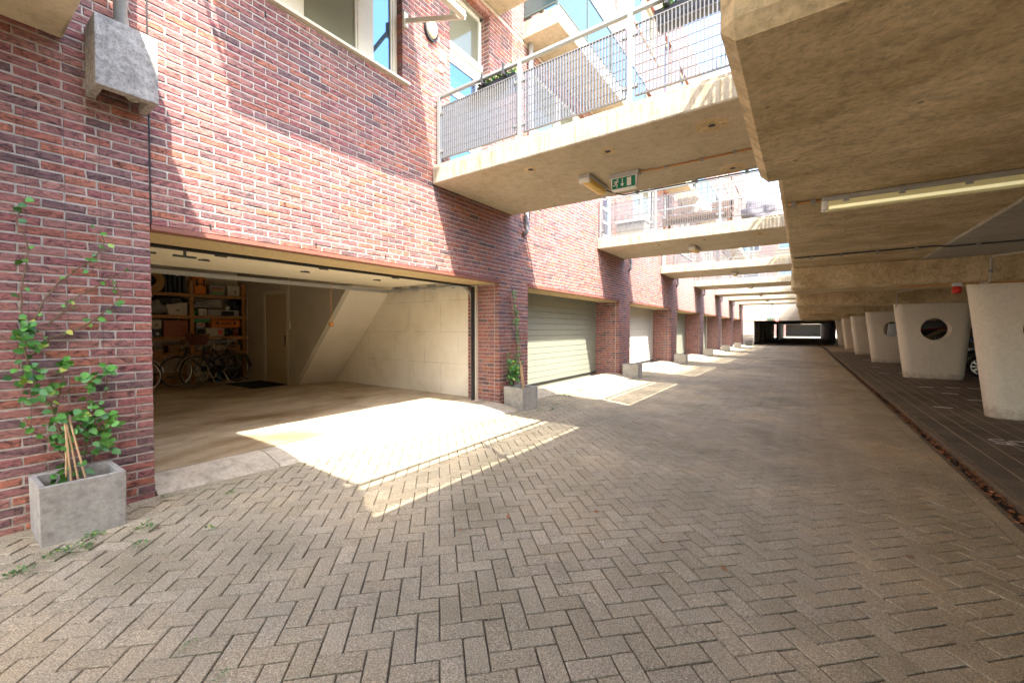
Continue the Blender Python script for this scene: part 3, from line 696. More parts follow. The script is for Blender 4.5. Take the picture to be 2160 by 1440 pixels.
# open sectional door, tracks, cross bar
od = empty('open_garage_door', (-6, 3.3, 2.22), label='cream sectional garage door rolled up flat under the garage ceiling', cat='garage door')
for i in range(4):
    x1 = -4.98 - .49 * i; MB().box(x1 - .484, x1, 1.12, 5.52, 2.225, 2.265).build('panel', MAT['doorpanel'], od, bevel=.003)
for y in (2.0, 3.25, 4.5):
    for x in (-5.47, -5.96):
        m = MB(); m.box(x - .05, x - .01, y - .05, y + .05, 2.213, 2.225).box(x + .01, x + .05, y - .03, y + .03, 2.213, 2.225); m.tube([(x, y - .06, 2.212), (x, y + .06, 2.212)], .008, 6); m.build('hinge', MAT['dark'], od)
for y in (1.28, 1.62):
    m = MB(); m.box(-5.36, -5.34, y - .012, y + .012, 2.15, 2.225).box(-5.365, -5.335, y - .10, y + .10, 2.135, 2.155); m.build('pull_handle', MAT['darksteel'], od)
tr = empty('door_track', (-6, 5.6, GF), label='galvanised door track curving up beside the white side wall', cat='track')
pts = [(-4.80, 5.62, GF), (-4.80, 5.62, 1.85)] + [(-4.80 - .32 * (1 - math.cos(a)), 5.62, 1.85 + .32 * math.sin(a)) for a in [i * math.pi / 16 for i in range(1, 9)]] + [(-7.10, 5.62, 2.17)]
MB().tube(pts, .024, 6).build('guide_rail', MAT['galv'], tr)
MB().box(-4.775, -4.74, 5.56, 5.69, GF, 2.12).build('angle_profile', MAT['black'], tr)
MB().box(-4.735, -4.715, 5.62, 5.688, GF, 2.16).build('jamb_trim', MAT['cream'], tr)
for x in (-5.4, -5.9, -6.4, -6.9): MB().box(x - .03, x + .03, 5.60, 5.80, 2.15, 2.24).build('bracket', MAT['galv'], tr)
tag(MB().box(-7.13, -7.08, .6, 5.64, 2.13, 2.19).build('cross_bar', MAT['galv']), 'long galvanised bar across the rear of the open garage door', 'bar')
pc = empty('pull_cord', (-6.98, 4.25, 1.2), label='thin hanging cord with an orange ball in front of the stair', cat='cord')
MB().tube([(-7.0, 4.28, 2.22), (-7.0, 4.28, 1.50)], .005, 5).build('cord', MAT['copper'], pc); MB().lathe([(.001, -.05), (.035, -.035), (.05, 0), (.035, .035), (.001, .05)], 12, (-7.0, 4.28, 1.47)).build('ball', MAT['copper'], pc, smooth=True)
# ---- shelving
SX = -11.52
sh = empty('shelving_rack', (SX, 3.8, GF), label='orange pine storage rack filled with boxes along the garage back wall', cat='shelf')
for y in (2.30, 3.60, 4.68): 
    for x in (SX, -12.05): MB().box(x - .03, x + .02, y - .035, y + .035, GF, 2.5).build('upright', MAT['wood'], sh)
SHZ = [.85, 1.21, 1.70, 2.20]
for z in SHZ:
    for y0, y1 in ((2.0, 3.56), (3.64, 4.64), (4.72, 5.1)):
        if y1 > 5 : y1 = 4.775
        MB().box(-12.07, SX - .035, y0, y1, z - .03, z).build('board', MAT['wood'], sh)
        MB().box(SX - .033, SX + .015, y0, y1, z - .075, z - .004).build('front_rail', MAT['wood'], sh)
def carton(name, y0, y1, z, h, mat, label, cat='box', depth=.36, x1=SX - .06, lid=None, extra=None, bev=.006):
    e = empty(name, (x1 - depth / 2, (y0 + y1) / 2, z), label=label, cat=cat)
    MB().box(x1 - depth, x1, y0, y1, z, z + h).build('body', MAT[mat], e, bevel=bev)
    if lid: MB().box(x1 - depth - .008, x1 + .008, y0 - .008, y1 + .008, z + h * .86, z + h + .004).build('lid', MAT[lid], e, bevel=.004)
    if extra: extra(e, x1, y0, y1, z, h)
    return e
def suitcase(e, x1, y0, y1, z, h):
    for f in (.2, .8): MB().box(x1, x1 + .014, y0 + (y1 - y0) * f - .02, y0 + (y1 - y0) * f + .02, z + h * .4, z + h * .75).build('latch', MAT['black'], e)
    MB().box(x1 - .19, x1 - .17, y0 - .004, y1 + .004, z - .0, z + h + .004).build('seam', MAT['dark'], e)
    m = MB(); c = (y0 + y1) / 2; m.tube([(x1, c - .09, z + h * .5), (x1 + .035, c - .08, z + h * .5), (x1 + .035, c + .08, z + h * .5), (x1, c + .09, z + h * .5)], .012, 6); m.build('handle', MAT['black'], e)
def mark(mt):
    def f(e, x1, y0, y1, z, h): MB().box(x1, x1 + .004, y0 + (y1 - y0) * .55, y0 + (y1 - y0) * .75, z + h * .25, z + h * .55).build('print', MAT[mt], e)
    return f
def slot(e, x1, y0, y1, z, h): MB().box(x1, x1 + .004, (y0 + y1) / 2 - .06, (y0 + y1) / 2 + .06, z + h * .6, z + h * .78).build('hand_hole', MAT['dark'], e)
T4, T3, T2, T1 = 2.20, 1.70, 1.21, .85
carton('orange_suitcase', 3.68, 3.92, T4, .46, 'orange', 'orange hard suitcase standing upright on the top shelf', 'suitcase', extra=suitcase, bev=.03)
e = carton('clear_storage_tub', 3.99, 4.30, T4, .24, 'clear', 'clear plastic tub with folded red and yellow cloth on the top shelf', 'tub', lid='clear')
for i, c_ in enumerate(('green', 'straw', 'terra')): MB().box(SX - .062, SX - .05, 4.02, 4.27, T4 + .03 + i * .055, T4 + .075 + i * .055).build('folded_cloth', MAT[c_], e)
carton('white_carton', 4.36, 4.62, T4, .25, 'wbox', 'white carton at the right end of the top shelf', extra=mark('greybox'))
for i in range(6):
    y = 3.02 + i * .088; tag(MB().box(SX - .42, SX - .06, y, y + .066, T4, T4 + .42 + U(-.03, .03)).build('folded_cushion', MAT['cushion'], bevel=.025), ['first', 'second', 'third', 'fourth', 'fifth', 'sixth'][i] + ' charcoal folded cushion from the straw hat on the top shelf', 'cushion', 'cushions on the top shelf')
hat = empty('straw_hat', (SX + .05, 2.80, 2.05), label='large straw hat hanging at the left end of the rack', cat='hat')
m = MB(); m.lathe([(.11, .12), (.13, .02), (.14, 0), (.29, -.02), (.29, -.03), (.13, -.012)], 28, (SX + .06, 2.82, 2.42), 'x', cap=False); m.build('brim', MAT['straw'], hat, smooth=True)
m = MB(); m.lathe([(.13, .0), (.12, -.02), (.001, -.022)], 24, (SX + .07, 2.82, 2.42), 'x', cap=False); m.build('crown', MAT['dark'], hat)
def lump(name, c, s, mat, label, cat, seed=0, sub=3):
    bm = bmesh.new(); bmesh.ops.create_icosphere(bm, subdivisions=sub, radius=1); R = random.Random(seed); ph = [R.random() * 6 for _ in range(9)]
    for v in bm.verts:
        n = v.co.copy(); k = 1 + .13 * math.sin(5 * n.x + ph[0]) * math.sin(6 * n.y + ph[1]) + .10 * math.sin(9 * n.z + ph[2] + 4 * n.x) + .05 * math.sin(17 * n.y + ph[3])
        v.co = Vector((n.x * s[0] * k, n.y * s[1] * k, max(n.z, -.55) * s[2] * k))
    lo = min(v.co.z for v in bm.verts)
    for v in bm.verts: v.co.z -= lo
    me = bpy.data.meshes.new(name); bm.to_mesh(me); bm.free(); me.materials.append(mat); me.shade_smooth()
    return link(name, me, None, c, label=label, category=None) if False else tag(link(name, me, None, c), label, cat)
lump('grey_bag', (SX - .22, 3.02, T3), (.16, .19, .20), MAT['greybox'], 'slumped grey cloth bag on the second shelf beside the paper bag', 'bag', 1)
lump('black_bag', (SX - .24, 3.24, T3 + .20), (.16, .34, .16), MAT['black'], 'crumpled black plastic bag heaped above the grey bag', 'bag', 2)
m = MB(); m.add([(SX - .30, 3.20, T3), (SX - .07, 3.20, T3), (SX - .07, 3.53, T3), (SX - .30, 3.53, T3), (SX - .26, 3.17, T3 + .27), (SX - .09, 3.16, T3 + .25), (SX - .09, 3.55, T3 + .29), (SX - .26, 3.54, T3 + .31)], [(0, 3, 2, 1), (0, 1, 5, 4), (1, 2, 6, 5), (2, 3, 7, 6), (3, 0, 4, 7)])
e = empty('paper_bag', (SX - .2, 3.37, T3), label='open white paper shopping bag on the second shelf', cat='bag'); m.build('bag_body', MAT['wbox'], e); MB().box(SX - .072, SX - .066, 3.33, 3.40, T3 + .08, T3 + .13).build('print', MAT['greybox'], e)
MB().tube([(SX - .09, 3.26, T3 + .26), (SX - .07, 3.28, T3 + .36), (SX - .07, 3.40, T3 + .36), (SX - .09, 3.44, T3 + .28)], .006, 5).build('handle', MAT['wbox'], e)
carton('backing_board', 3.66, 4.36, T3, .42, 'wbox', 'large pale board leaning behind the second shelf boxes', 'board', depth=.03, x1=SX - .42)
carton('flat_grey_box', 3.67, 4.05, T3 + .19, .07, 'greybox', 'flat grey box stacked on the second shelf tub', x1=SX - .1)
carton('narrow_grey_box', 3.70, 3.96, T3 + .262, .07, 'greybox', 'narrow grey box on top of the flat grey box', x1=SX - .12, depth=.28)
carton('label_box', 3.75, 3.91, T3, .16, 'wbox', 'small white box with oval label at the front of the second shelf', depth=.2, x1=SX - .03, extra=mark('greybox'))
carton('storage_tub', 3.93, 4.60, T3, .15, 'clear', 'long clear tub with black items on the second shelf', 'tub', depth=.3, x1=SX - .045, extra=lambda e, x1, y0, y1, z, h: MB().box(x1, x1 + .004, y0 + .28, y0 + .56, z + .01, z + .12).build('dark_contents', MAT['black'], e))
lump('green_bag', (SX - .15, 3.69, T3), (.10, .035, .10), MAT['green'], 'bright green crumpled bag at the left of the second shelf', 'bag', 5)
e = empty('white_lamp_ball', (SX - .3, 4.38, T3), label='white round lamp shade above the long clear tub', cat='lamp shade'); MB().lathe([(.001, -.06), (.045, -.04), (.06, 0), (.045, .04), (.001, .06)], 16, (SX - .2, 4.40, T3 + .215)).build('globe', MAT['signwhite'], e, smooth=True); MB().tube([(SX - .2, 4.40, T3), (SX - .2, 4.40, T3 + .16)], .02, 8).build('stem', MAT['dark'], e)
lump('dark_coat', (SX - .25, 4.55, T3 + .15), (.16, .12, .2), MAT['black'], 'dark bundled coat at the right end of the second shelf', 'coat', 8)
carton('white_crate', 2.82, 3.06, T2 + .18, .19, 'wbox', 'white box stacked on the black lettered crate at left', x1=SX - .05, extra=mark('greybox'))
carton('black_crate', 2.82, 3.08, T2, .175, 'black', 'black lettered crate under the white box on the third shelf', x1=SX - .05, extra=mark('signwhite'))
carton('terracotta_box', 3.10, 3.55, T2, .37, 'terra', 'large terracotta fabric box on the third shelf', bev=.02, x1=SX - .04)
e = carton('green_tray', 3.66, 3.98, T2 + .34, .07, 'green', 'green and blue tray on top of the printed box', 'tray', x1=SX - .05, lid='blue')
carton('printed_box', 3.71, 3.87, T2 + .0, .335, 'wbox', 'tall printed white box under the green tray', x1=SX - .05, extra=lambda e, x1, y0, y1, z, h: (MB().box(x1, x1 + .004, y0 + .01, y1 - .01, z + .02, z + .18).build('dark_picture', MAT['dark'], e), MB().box(x1, x1 + .004, y0 + .03, y1 - .03, z + .25, z + .28).build('red_print', MAT['signred'], e), MB().box(x1, x1 + .004, y0 + .01, y1 - .01, z + .19, z + .22).build('blue_print', MAT['blue'], e)))
carton('orange_case', 4.0, 4.62, T2 + .205, .20, 'orange', 'orange hard suitcase lying flat on the third shelf', 'suitcase', extra=suitcase, bev=.02, x1=SX - .04)
def shield(e, x1, y0, y1, z, h): MB().prism([(y1 - .09, z + .03), (y1 - .04, z + .07), (y1 - .04, z + .16), (y1 - .14, z + .16), (y1 - .14, z + .07)], 'x', x1, x1 + .004).build('red_shield', MAT['signred'], e)
carton('shield_box', 3.89, 4.27, T2, .195, 'wbox', 'white box with a red shield print on the third shelf', extra=shield, x1=SX - .035)
lump('black_pouch', (SX - .18, 4.38, T2), (.12, .09, .12), MAT['black'], 'black pouch between the shield box and the upright', 'bag', 11)
lump('colourful_pouch', (SX - .18, 4.56, T2), (.12, .07, .12), MAT['terra'], 'small red patterned pouch at the end of the third shelf', 'bag', 12)
carton('orange_carton', 2.84, 3.10, T1 - .32, .40, 'card', 'tall brown carton behind the left bicycle', depth=.3, x1=SX - .06, extra=slot)
carton('brown_carton', 3.18, 3.52, T1 + .0, .17, 'card', 'brown printed carton on the lowest shelf', extra=mark('dark'))
carton('long_carton', 4.10, 4.30, T1, .14, 'wbox', 'white end carton on the lowest shelf behind the saddle', extra=mark('greybox'))
carton('pale_carton', 4.33, 4.62, T1, .14, 'card', 'brown carton at the right of the lowest shelf', extra=slot)
carton('floor_carton', 2.95, 3.45, GF, .26, 'card', 'wide brown carton on the floor under the rack', extra=slot)
carton('dark_floor_box', 4.05, 4.6, GF, .34, 'dark', 'dark plastic box on the floor behind the rear wheel', lid='black')
lump('white_sack', (SX - .1, 3.80, GF), (.14, .17, .25), MAT['wbox'], 'white plastic sack on the floor behind the bicycles', 'bag', 15)
e = empty('blue_bottle', (SX + .1, 4.08, GF), label='blue pump bottle on the floor between the bicycle wheels', cat='bottle'); MB().lathe([(.045, 0), (.045, .22), (.02, .26), (.02, .30)], 12, (SX + .1, 4.08, GF)).build('body', MAT['blue'], e); MB().lathe([(.025, .30), (.02, .34)], 10, (SX + .1, 4.08, GF)).build('cap', MAT['dark'], e)
e = empty('leaning_pole', (-11.25, 4.70, GF), label='thin white pole leaning beside the rack', cat='pole'); MB().tube([(-11.20, 4.62, GF), (-11.42, 4.73, 2.3)], .012, 8).build('shaft', MAT['wbox'], e); MB().tube([(-11.198, 4.619, GF), (-11.205, 4.622, GF + .06)], .017, 8).build('tip', MAT['dark'], e)
# ---- bicycles
def bicycle():
    r = empty('bicycle', (0, 0, 0)); WR = .335
    F, B, BB = Vector((.54, 0, WR)), Vector((-.54, 0, WR)), Vector((-.08, 0, .29)); HT, HB = Vector((.31, 0, .86)), Vector((.36, 0, .70)); ST = Vector((-.24, 0, .80))
    for c in (F, B):
        wh = MB().lathe([(WR - .012, -.016), (WR, -.008), (WR, .008), (WR - .012, .016), (WR - .022, .012), (WR - .022, -.012), (WR - .012, -.016)], 32, c, 'y', cap=False).build('wheel_tyre', MAT['tyre'], r, local=True, smooth=True)
        MB().lathe([(WR - .022, -.013), (WR - .022, .013), (WR - .042, .010), (WR - .042, -.010), (WR - .022, -.013)], 32, c, 'y', cap=False).build('rim', MAT['chrome'], wh, local=True)
        m = MB()
        for i in range(18):
            t = i / 18 * 6.283; m.tube([c + Vector((math.cos(t + .25) * .02, .018 * (-1) ** i, math.sin(t + .25) * .02)), c + Vector((math.cos(t) * (WR - .04), 0, math.sin(t) * (WR - .04)))], .0022, 3, False)
        m.build('spokes', MAT['chrome'], wh, local=True); MB().lathe([(.012, -.05), (.025, -.03), (.02, 0), (.025, .03), (.012, .05)], 10, c, 'y').build('hub', MAT['chrome'], wh, local=True)
        m = MB(); a0, a1 = (.1, 2.6) if c is F else (.35, 3.2)
        pt = [c + Vector((math.cos(a0 + (a1 - a0) * i / 12) * (WR + .03), 0, math.sin(a0 + (a1 - a0) * i / 12) * (WR + .03))) for i in range(13)]
        for p_, q_ in zip(pt, pt[1:]):
            d = (q_ - p_); m.obox((p_ + q_) / 2, d * .52, (0, .026, 0), d.cross(Vector((0, 1, 0))).normalized() * .003)
        m.build('mudguard', MAT['chrome'], r, local=True)
    m = MB()
    for a, b, q in ((HB, BB, .019), (ST, BB, .017), (HB.lerp(HT, .3), BB.lerp(ST, .45), .014), (HT, HB, .022)): m.tube([a, b], q, 8)
    for s_ in (-1, 1):
        o = Vector((0, .055 * s_, 0)); m.tube([BB + o * .4, B + o], .009, 6); m.tube([ST + o * .3, B + o], .008, 6); m.tube([HB + o * .6, HB.lerp(F, .3) + o, F + o], .011, 6)
    m.build('frame', MAT['dark'], r, local=True, smooth=True)
    m = MB(); m.tube([ST, ST + Vector((-.04, 0, .13))], .013, 8).tube([HT, HT + Vector((-.05, 0, .16))], .012, 8); m.build('seat_post', MAT['chrome'], r, local=True)
    m = MB(); s0 = ST + Vector((-.05, 0, .15)); m.add([s0 + Vector(v) for v in ((.17, -.02, .0), (.17, .02, .0), (0, .06, .0), (-.13, .10, .02), (-.13, -.10, .02), (0, -.06, 0), (.17, -.015, .035), (.17, .015, .035), (0, .05, .045), (-.12, .09, .075), (-.12, -.09, .075), (0, -.05, .045))], [(0, 5, 4, 3, 2, 1), (6, 7, 8, 9, 10, 11)] + [(i, (i + 1) % 6, 6 + (i + 1) % 6, 6 + i) for i in range(6)]); m.build('saddle', MAT['greybox'], r, local=True, bevel=.012)
    h0 = HT + Vector((-.05, 0, .16)); hb = MB().tube([h0 + Vector((-.20, -.29, .0)), h0 + Vector((-.08, -.27, .02)), h0 + Vector((.02, -.12, .0)), h0, h0 + Vector((.02, .12, .0)), h0 + Vector((-.08, .27, .02)), h0 + Vector((-.20, .29, .0))], .011, 8).build('handlebar', MAT['chrome'], r, local=True, smooth=True)
    for s_ in (-1, 1): MB().tube([h0 + Vector((-.22, .29 * s_, 0)), h0 + Vector((-.11, .278 * s_, .013))], .017, 8).build('grip', MAT['black'], hb, local=True)
    m = MB(); m.lathe([(.03, 0), (.045, .03), (.045, .06), (.001, .065)], 12, HT + Vector((.06, 0, -.02)), 'x'); m.build('headlight', MAT['chrome'], r, local=True)
    m = MB(); k0 = B + Vector((0, 0, .40))
    for y in (-.06, 0, .06): m.tube([k0 + Vector((.28, y, 0)), k0 + Vector((-.16, y, 0))], .006, 5)
    for x in (.28, .06, -.16): m.tube([k0 + Vector((x, -.065, 0)), k0 + Vector((x, .065, 0))], .006, 5)
    for s_ in (-1, 1): m.tube([k0 + Vector((-.1, .06 * s_, 0)), B + Vector((0, .06 * s_, 0))], .005, 5); m.tube([k0 + Vector((.05, .06 * s_, 0)), B + Vector((0, .06 * s_, 0))], .005, 5)
    m.build('luggage_rack', MAT['dark'], r, local=True)
    m = MB().obox(BB.lerp(B, .48) + Vector((0, -.045, .01)), (.31, 0, .02), (0, .012, 0), (-.004, 0, .06)); m.build('chain_case', MAT['dark'], r, local=True, bevel=.01)
    m = MB(); m.tube([BB + Vector((0, -.07, 0)), BB + Vector((.1, -.07, -.13))], .009, 6).tube([BB + Vector((0, -.075, 0)), BB + Vector((0, .075, 0))], .012, 6).tube([BB + Vector((0, .07, 0)), BB + Vector((-.1, .07, .13))], .009, 6).box(BB.x + .05, BB.x + .15, -.16, -.07, BB.z - .145, BB.z - .12); m.build('crank', MAT['chrome'], r, local=True)
    MB().tube([BB + Vector((-.05, .03, -.02)), BB + Vector((-.12, .12, -.29 + .002))], .008, 6).build('kickstand', MAT['chrome'], r, local=True)
    return r
b1 = bicycle(); b2 = copy_tree(b1); b3 = copy_tree(b1)
def place(o, front, rear, label):
    f, b = Vector(front), Vector(rear); d = f - b; o.location = ((f.x + b.x) / 2, (f.y + b.y) / 2, GF); o.rotation_euler = (0, 0, math.atan2(d.y, d.x)); tag(o, label, 'bicycle', 'bicycles in the garage')
place(b1, (-10.70, 3.40), (-11.10, 4.36), 'bicycle with a brown wicker basket nearest the garage opening')
place(b2, (-11.12, 3.20), (-11.36, 4.2), 'dark bicycle half hidden behind the basket bicycle')
place(b3, (-10.45, 2.40), (-10.6, 1.37), 'bicycle at the far left behind the brick pier showing one wheel')
h0 = Vector((.47, 0, .92)); m = MB()
for i in range(6):
    z = i / 5 * .22; k_ = .75 + .25 * i / 5
    m.tube([h0 + Vector((-.13 * k_, -.18 * k_, z)), h0 + Vector((.13 * k_, -.18 * k_, z)), h0 + Vector((.13 * k_, .18 * k_, z)), h0 + Vector((-.13 * k_, .18 * k_, z)), h0 + Vector((-.13 * k_, -.18 * k_, z))], .011, 5)
for i in range(26):
    t = i / 26 * 4; s_ = int(t); f = t - s_; cs = [(-1, -1), (1, -1), (1, 1), (-1, 1), (-1, -1)]; a, b = cs[s_], cs[s_ + 1]; x, y = a[0] + (b[0] - a[0]) * f, a[1] + (b[1] - a[1]) * f
    m.tube([h0 + Vector((x * .13 * .75, y * .18 * .75, 0)), h0 + Vector((x * .13, y * .18, .22))], .013, 5)
m.box(h0.x - .095, h0.x + .095, -.135, .135, h0.z - .01, h0.z + .006); m.build('basket', MAT['wicker'], b1, local=True)

# ================================================================== RIGHT-HAND DECK
dk = empty('parking_deck', (4, 16, 2.1), label='concrete parking deck with wide downstand beams over the right of the lane', cat='deck')
DX = -.17
MB().box(DX, 9.3, -10, 81, 2.5, 3.0).build('deck_slab', MAT['deck'], dk, bevel=.03)
MB().box(DX + .02, .12, -10, YEND + .3, 3.0, 3.60).build('edge_beam', MAT['slab'], dk)
BEAMS = [(1.15, 2.44), (9.15, 10.42), (15.85, 17.1), (22.5, 23.7), (29.2, 30.4), (35.8, 37.0), (42.5, 43.7), (49, 50.2), (56, 57.2), (63, 64.2), (70, 71.2)]
for y0, y1 in BEAMS: MB().box(DX - .012, 9.2, y0, y1, 2.1, 2.52).build('beam', MAT['deck'], dk, bevel=.035, seg=1)
for y0, y1 in ((2.55, 9.05), (10.5, 15.75), (17.2, 22.4)): MB().box(1.52, 9.1, y0, y1, 2.47, 2.51).build('ceiling_board', MAT['deckgrey'], dk, bevel=.004)
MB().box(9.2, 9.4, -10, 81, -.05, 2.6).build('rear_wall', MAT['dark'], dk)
# columns
def column_mesh():
    bm = bmesh.new(); rings = []; NS = 10
    for i in range(9):
        t = i / 8; z = 2.1 * t; xa, xb = 2.40 - .24 * t, 3.62 + .16 * t; rr = .21; ring = []
        for s_, cx in ((1, xb - rr), (-1, xa + rr)):
            for q in range(NS + 1):
                a = -math.pi / 2 + math.pi * q / NS; ring.append(bm.verts.new((cx + s_ * rr * math.cos(a), s_ * rr * math.sin(a), z)))
        rings.append(ring)
    n = len(rings[0])
    for a, b in zip(rings, rings[1:]):
        for q in range(n): bm.faces.new((a[q], a[(q + 1) % n], b[(q + 1) % n], b[q]))
    bm.faces.new(list(reversed(rings[0]))); bm.faces.new(rings[-1]); bmesh.ops.recalc_face_normals(bm, faces=bm.faces)
    me = bpy.data.meshes.new('column'); bm.to_mesh(me); bm.free(); o = bpy.data.objects.new('column_tmp', me); COL.objects.link(o)
    cm = MB().lathe([(.31, -1), (.31, 1)], 40, (3.02, 0, 1.38), 'y').mesh('cut'); c = bpy.data.objects.new('cut_tmp', cm); COL.objects.link(c)
    b = o.modifiers.new('b', 'BOOLEAN'); b.object = c; b.operation = 'DIFFERENCE'; b.solver = 'EXACT'
    dg = bpy.context.evaluated_depsgraph_get(); dg.update(); res = bpy.data.meshes.new_from_object(o.evaluated_get(dg))
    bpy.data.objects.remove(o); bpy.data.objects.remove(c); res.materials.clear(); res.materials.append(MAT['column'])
    res.shade_smooth(); res.set_sharp_from_angle(angle=math.radians(35)); return res
cme = column_mesh(); CW = ['nearest white tapered column, cut by the right picture edge', 'second white tapered column, with the largest visible porthole', 'third white tapered column along the parking bays', 'fourth white tapered column along the parking bays', 'fifth white tapered column along the parking bays', 'sixth white tapered column, beside the dark tunnel mouth']
for i, y in enumerate((9.72, 16.32, 23.0, 29.7, 36.3, 43.0)):
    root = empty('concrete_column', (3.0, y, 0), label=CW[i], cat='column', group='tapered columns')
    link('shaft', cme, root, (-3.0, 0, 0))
    m = MB(); m.lathe([(.312, -.20), (.330, -.214), (.330, -.219), (.308, -.222), (.304, -.20)], 40, (0.02, 0, 1.38), 'y', cap=False); m.build('porthole_rim', MAT['column'], root, local=True, smooth=True)
# fluorescent lamp
fl = empty('fluorescent_lamp', (.9, 4.45, 2.5), label='long lit fluorescent tube lamp under the concrete deck', cat='lamp')
MB().box(.12, 1.72, 4.40, 4.53, 2.455, 2.498).build('housing', plain('lamp_housing', (.42, .41, .36), .5), fl, bevel=.01)
tm = NT('lit_diffuser'); em = tm.b; MATL = tm.done((.70, .62, .30), .4, None, Emission_Strength=.012); em.inputs['Emission Color'].default_value = (1, .88, .42, 1)
m = MB(); m.prism([(4.405, 2.455), (4.41, 2.41), (4.43, 2.385), (4.50, 2.385), (4.52, 2.41), (4.525, 2.455)], 'x', .15, 1.69); m.build('diffuser', MATL, fl, bevel=.006)
tm2 = NT('lit_tube'); m2 = tm2.done((.8, .74, .45), .3, None, Emission_Strength=.07); tm2.b.inputs['Emission Color'].default_value = (1, .9, .5, 1)
MB().tube([(.17, 4.425, 2.408), (1.67, 4.425, 2.408)], .017, 10).build('tube', m2, fl, smooth=True)
for x in (.12, 1.68): MB().box(x, x + .045, 4.403, 4.527, 2.39, 2.47).build('end_cap', MAT['signwhite'], fl, bevel=.012)
for x in (.28, .62, .98, 1.35): MB().box(x - .02, x + .02, 4.395, 4.408, 2.435, 2.475).build('clip', MAT['galv'], fl)
def pipe(name, pts, r, mat, label, clips=(), cat='conduit'):
    e = empty(name, pts[0], label=label, cat=cat); MB().tube(pts, r, 8).build('tube', MAT[mat], e, smooth=True)
    for c in clips: MB().box(c[0] - .018, c[0] + .018, c[1] - .025, c[1] + .025, c[2] - .025, c[2] + .01).build('clip', MAT['conduit'], e)
    return e
pipe('orange_conduit', [(-.12, 4.46, 2.485), (.12, 4.46, 2.485)], .011, 'copper', 'short orange cable feeding the fluorescent lamp', [(-.08, 4.46, 2.49), (.06, 4.46, 2.49)])
pipe('dark_conduit', [(-.12, 7.85, 2.485), (1.44, 7.76, 2.485), (1.56, 7.70, 2.455), (6, 7.45, 2.455)], .011, 'dark', 'thin dark conduit crossing the ceiling between the two near beams', [(x, 7.85 - .065 * x, 2.475) for x in (.1, .45, .85, 1.25)] + [(1.8, 7.68, 2.455), (2.3, 7.655, 2.455)])
pipe('pale_conduit', [(2.2, 9.44, 2.09), (2.26, 9.16, 2.07), (2.27, 9.12, 2.12), (2.27, 9.12, 2.42), (2.3, 9.05, 2.455), (3.2, 8.0, 2.455)], .014, 'conduitpale', 'pale conduit bending from the ceiling to the nearest white column', [(2.27, 9.115, 2.25), (2.55, 8.76, 2.46), (2.9, 8.35, 2.46)])
pipe('second_pale_conduit', [(2.17, 16.0, 2.0), (2.17, 15.82, 2.12), (2.17, 15.82, 2.42), (2.6, 15.0, 2.455)], .014, 'conduitpale', 'pale conduit bending down to the second white column')
pipe('second_dark_conduit', [(-.1, 14.6, 2.485), (1.44, 14.5, 2.485), (1.56, 14.5, 2.455), (6, 14.3, 2.455)], .011, 'dark', 'dark conduit across the ceiling of the second deck bay')
pipe('beam_conduit', [(1.3, 9.35, 2.085), (7, 9.30, 2.085)], .012, 'copper', 'ochre conduit along the underside of the second beam')
al = empty('alarm_beacon', (1.95, 9.2, 2.09), label='red alarm beacon on a grey base under the concrete beam', cat='alarm')
MB().box(1.90, 2.0, 9.18, 9.28, 2.04, 2.098).build('base', MAT['galv'], al, bevel=.006); MB().lathe([(.055, 2.04), (.055, 1.96), (.048, 1.935), (.001, 1.93)], 14, (1.95, 9.23, 0)).build('lens', MAT['red'], al, smooth=True)
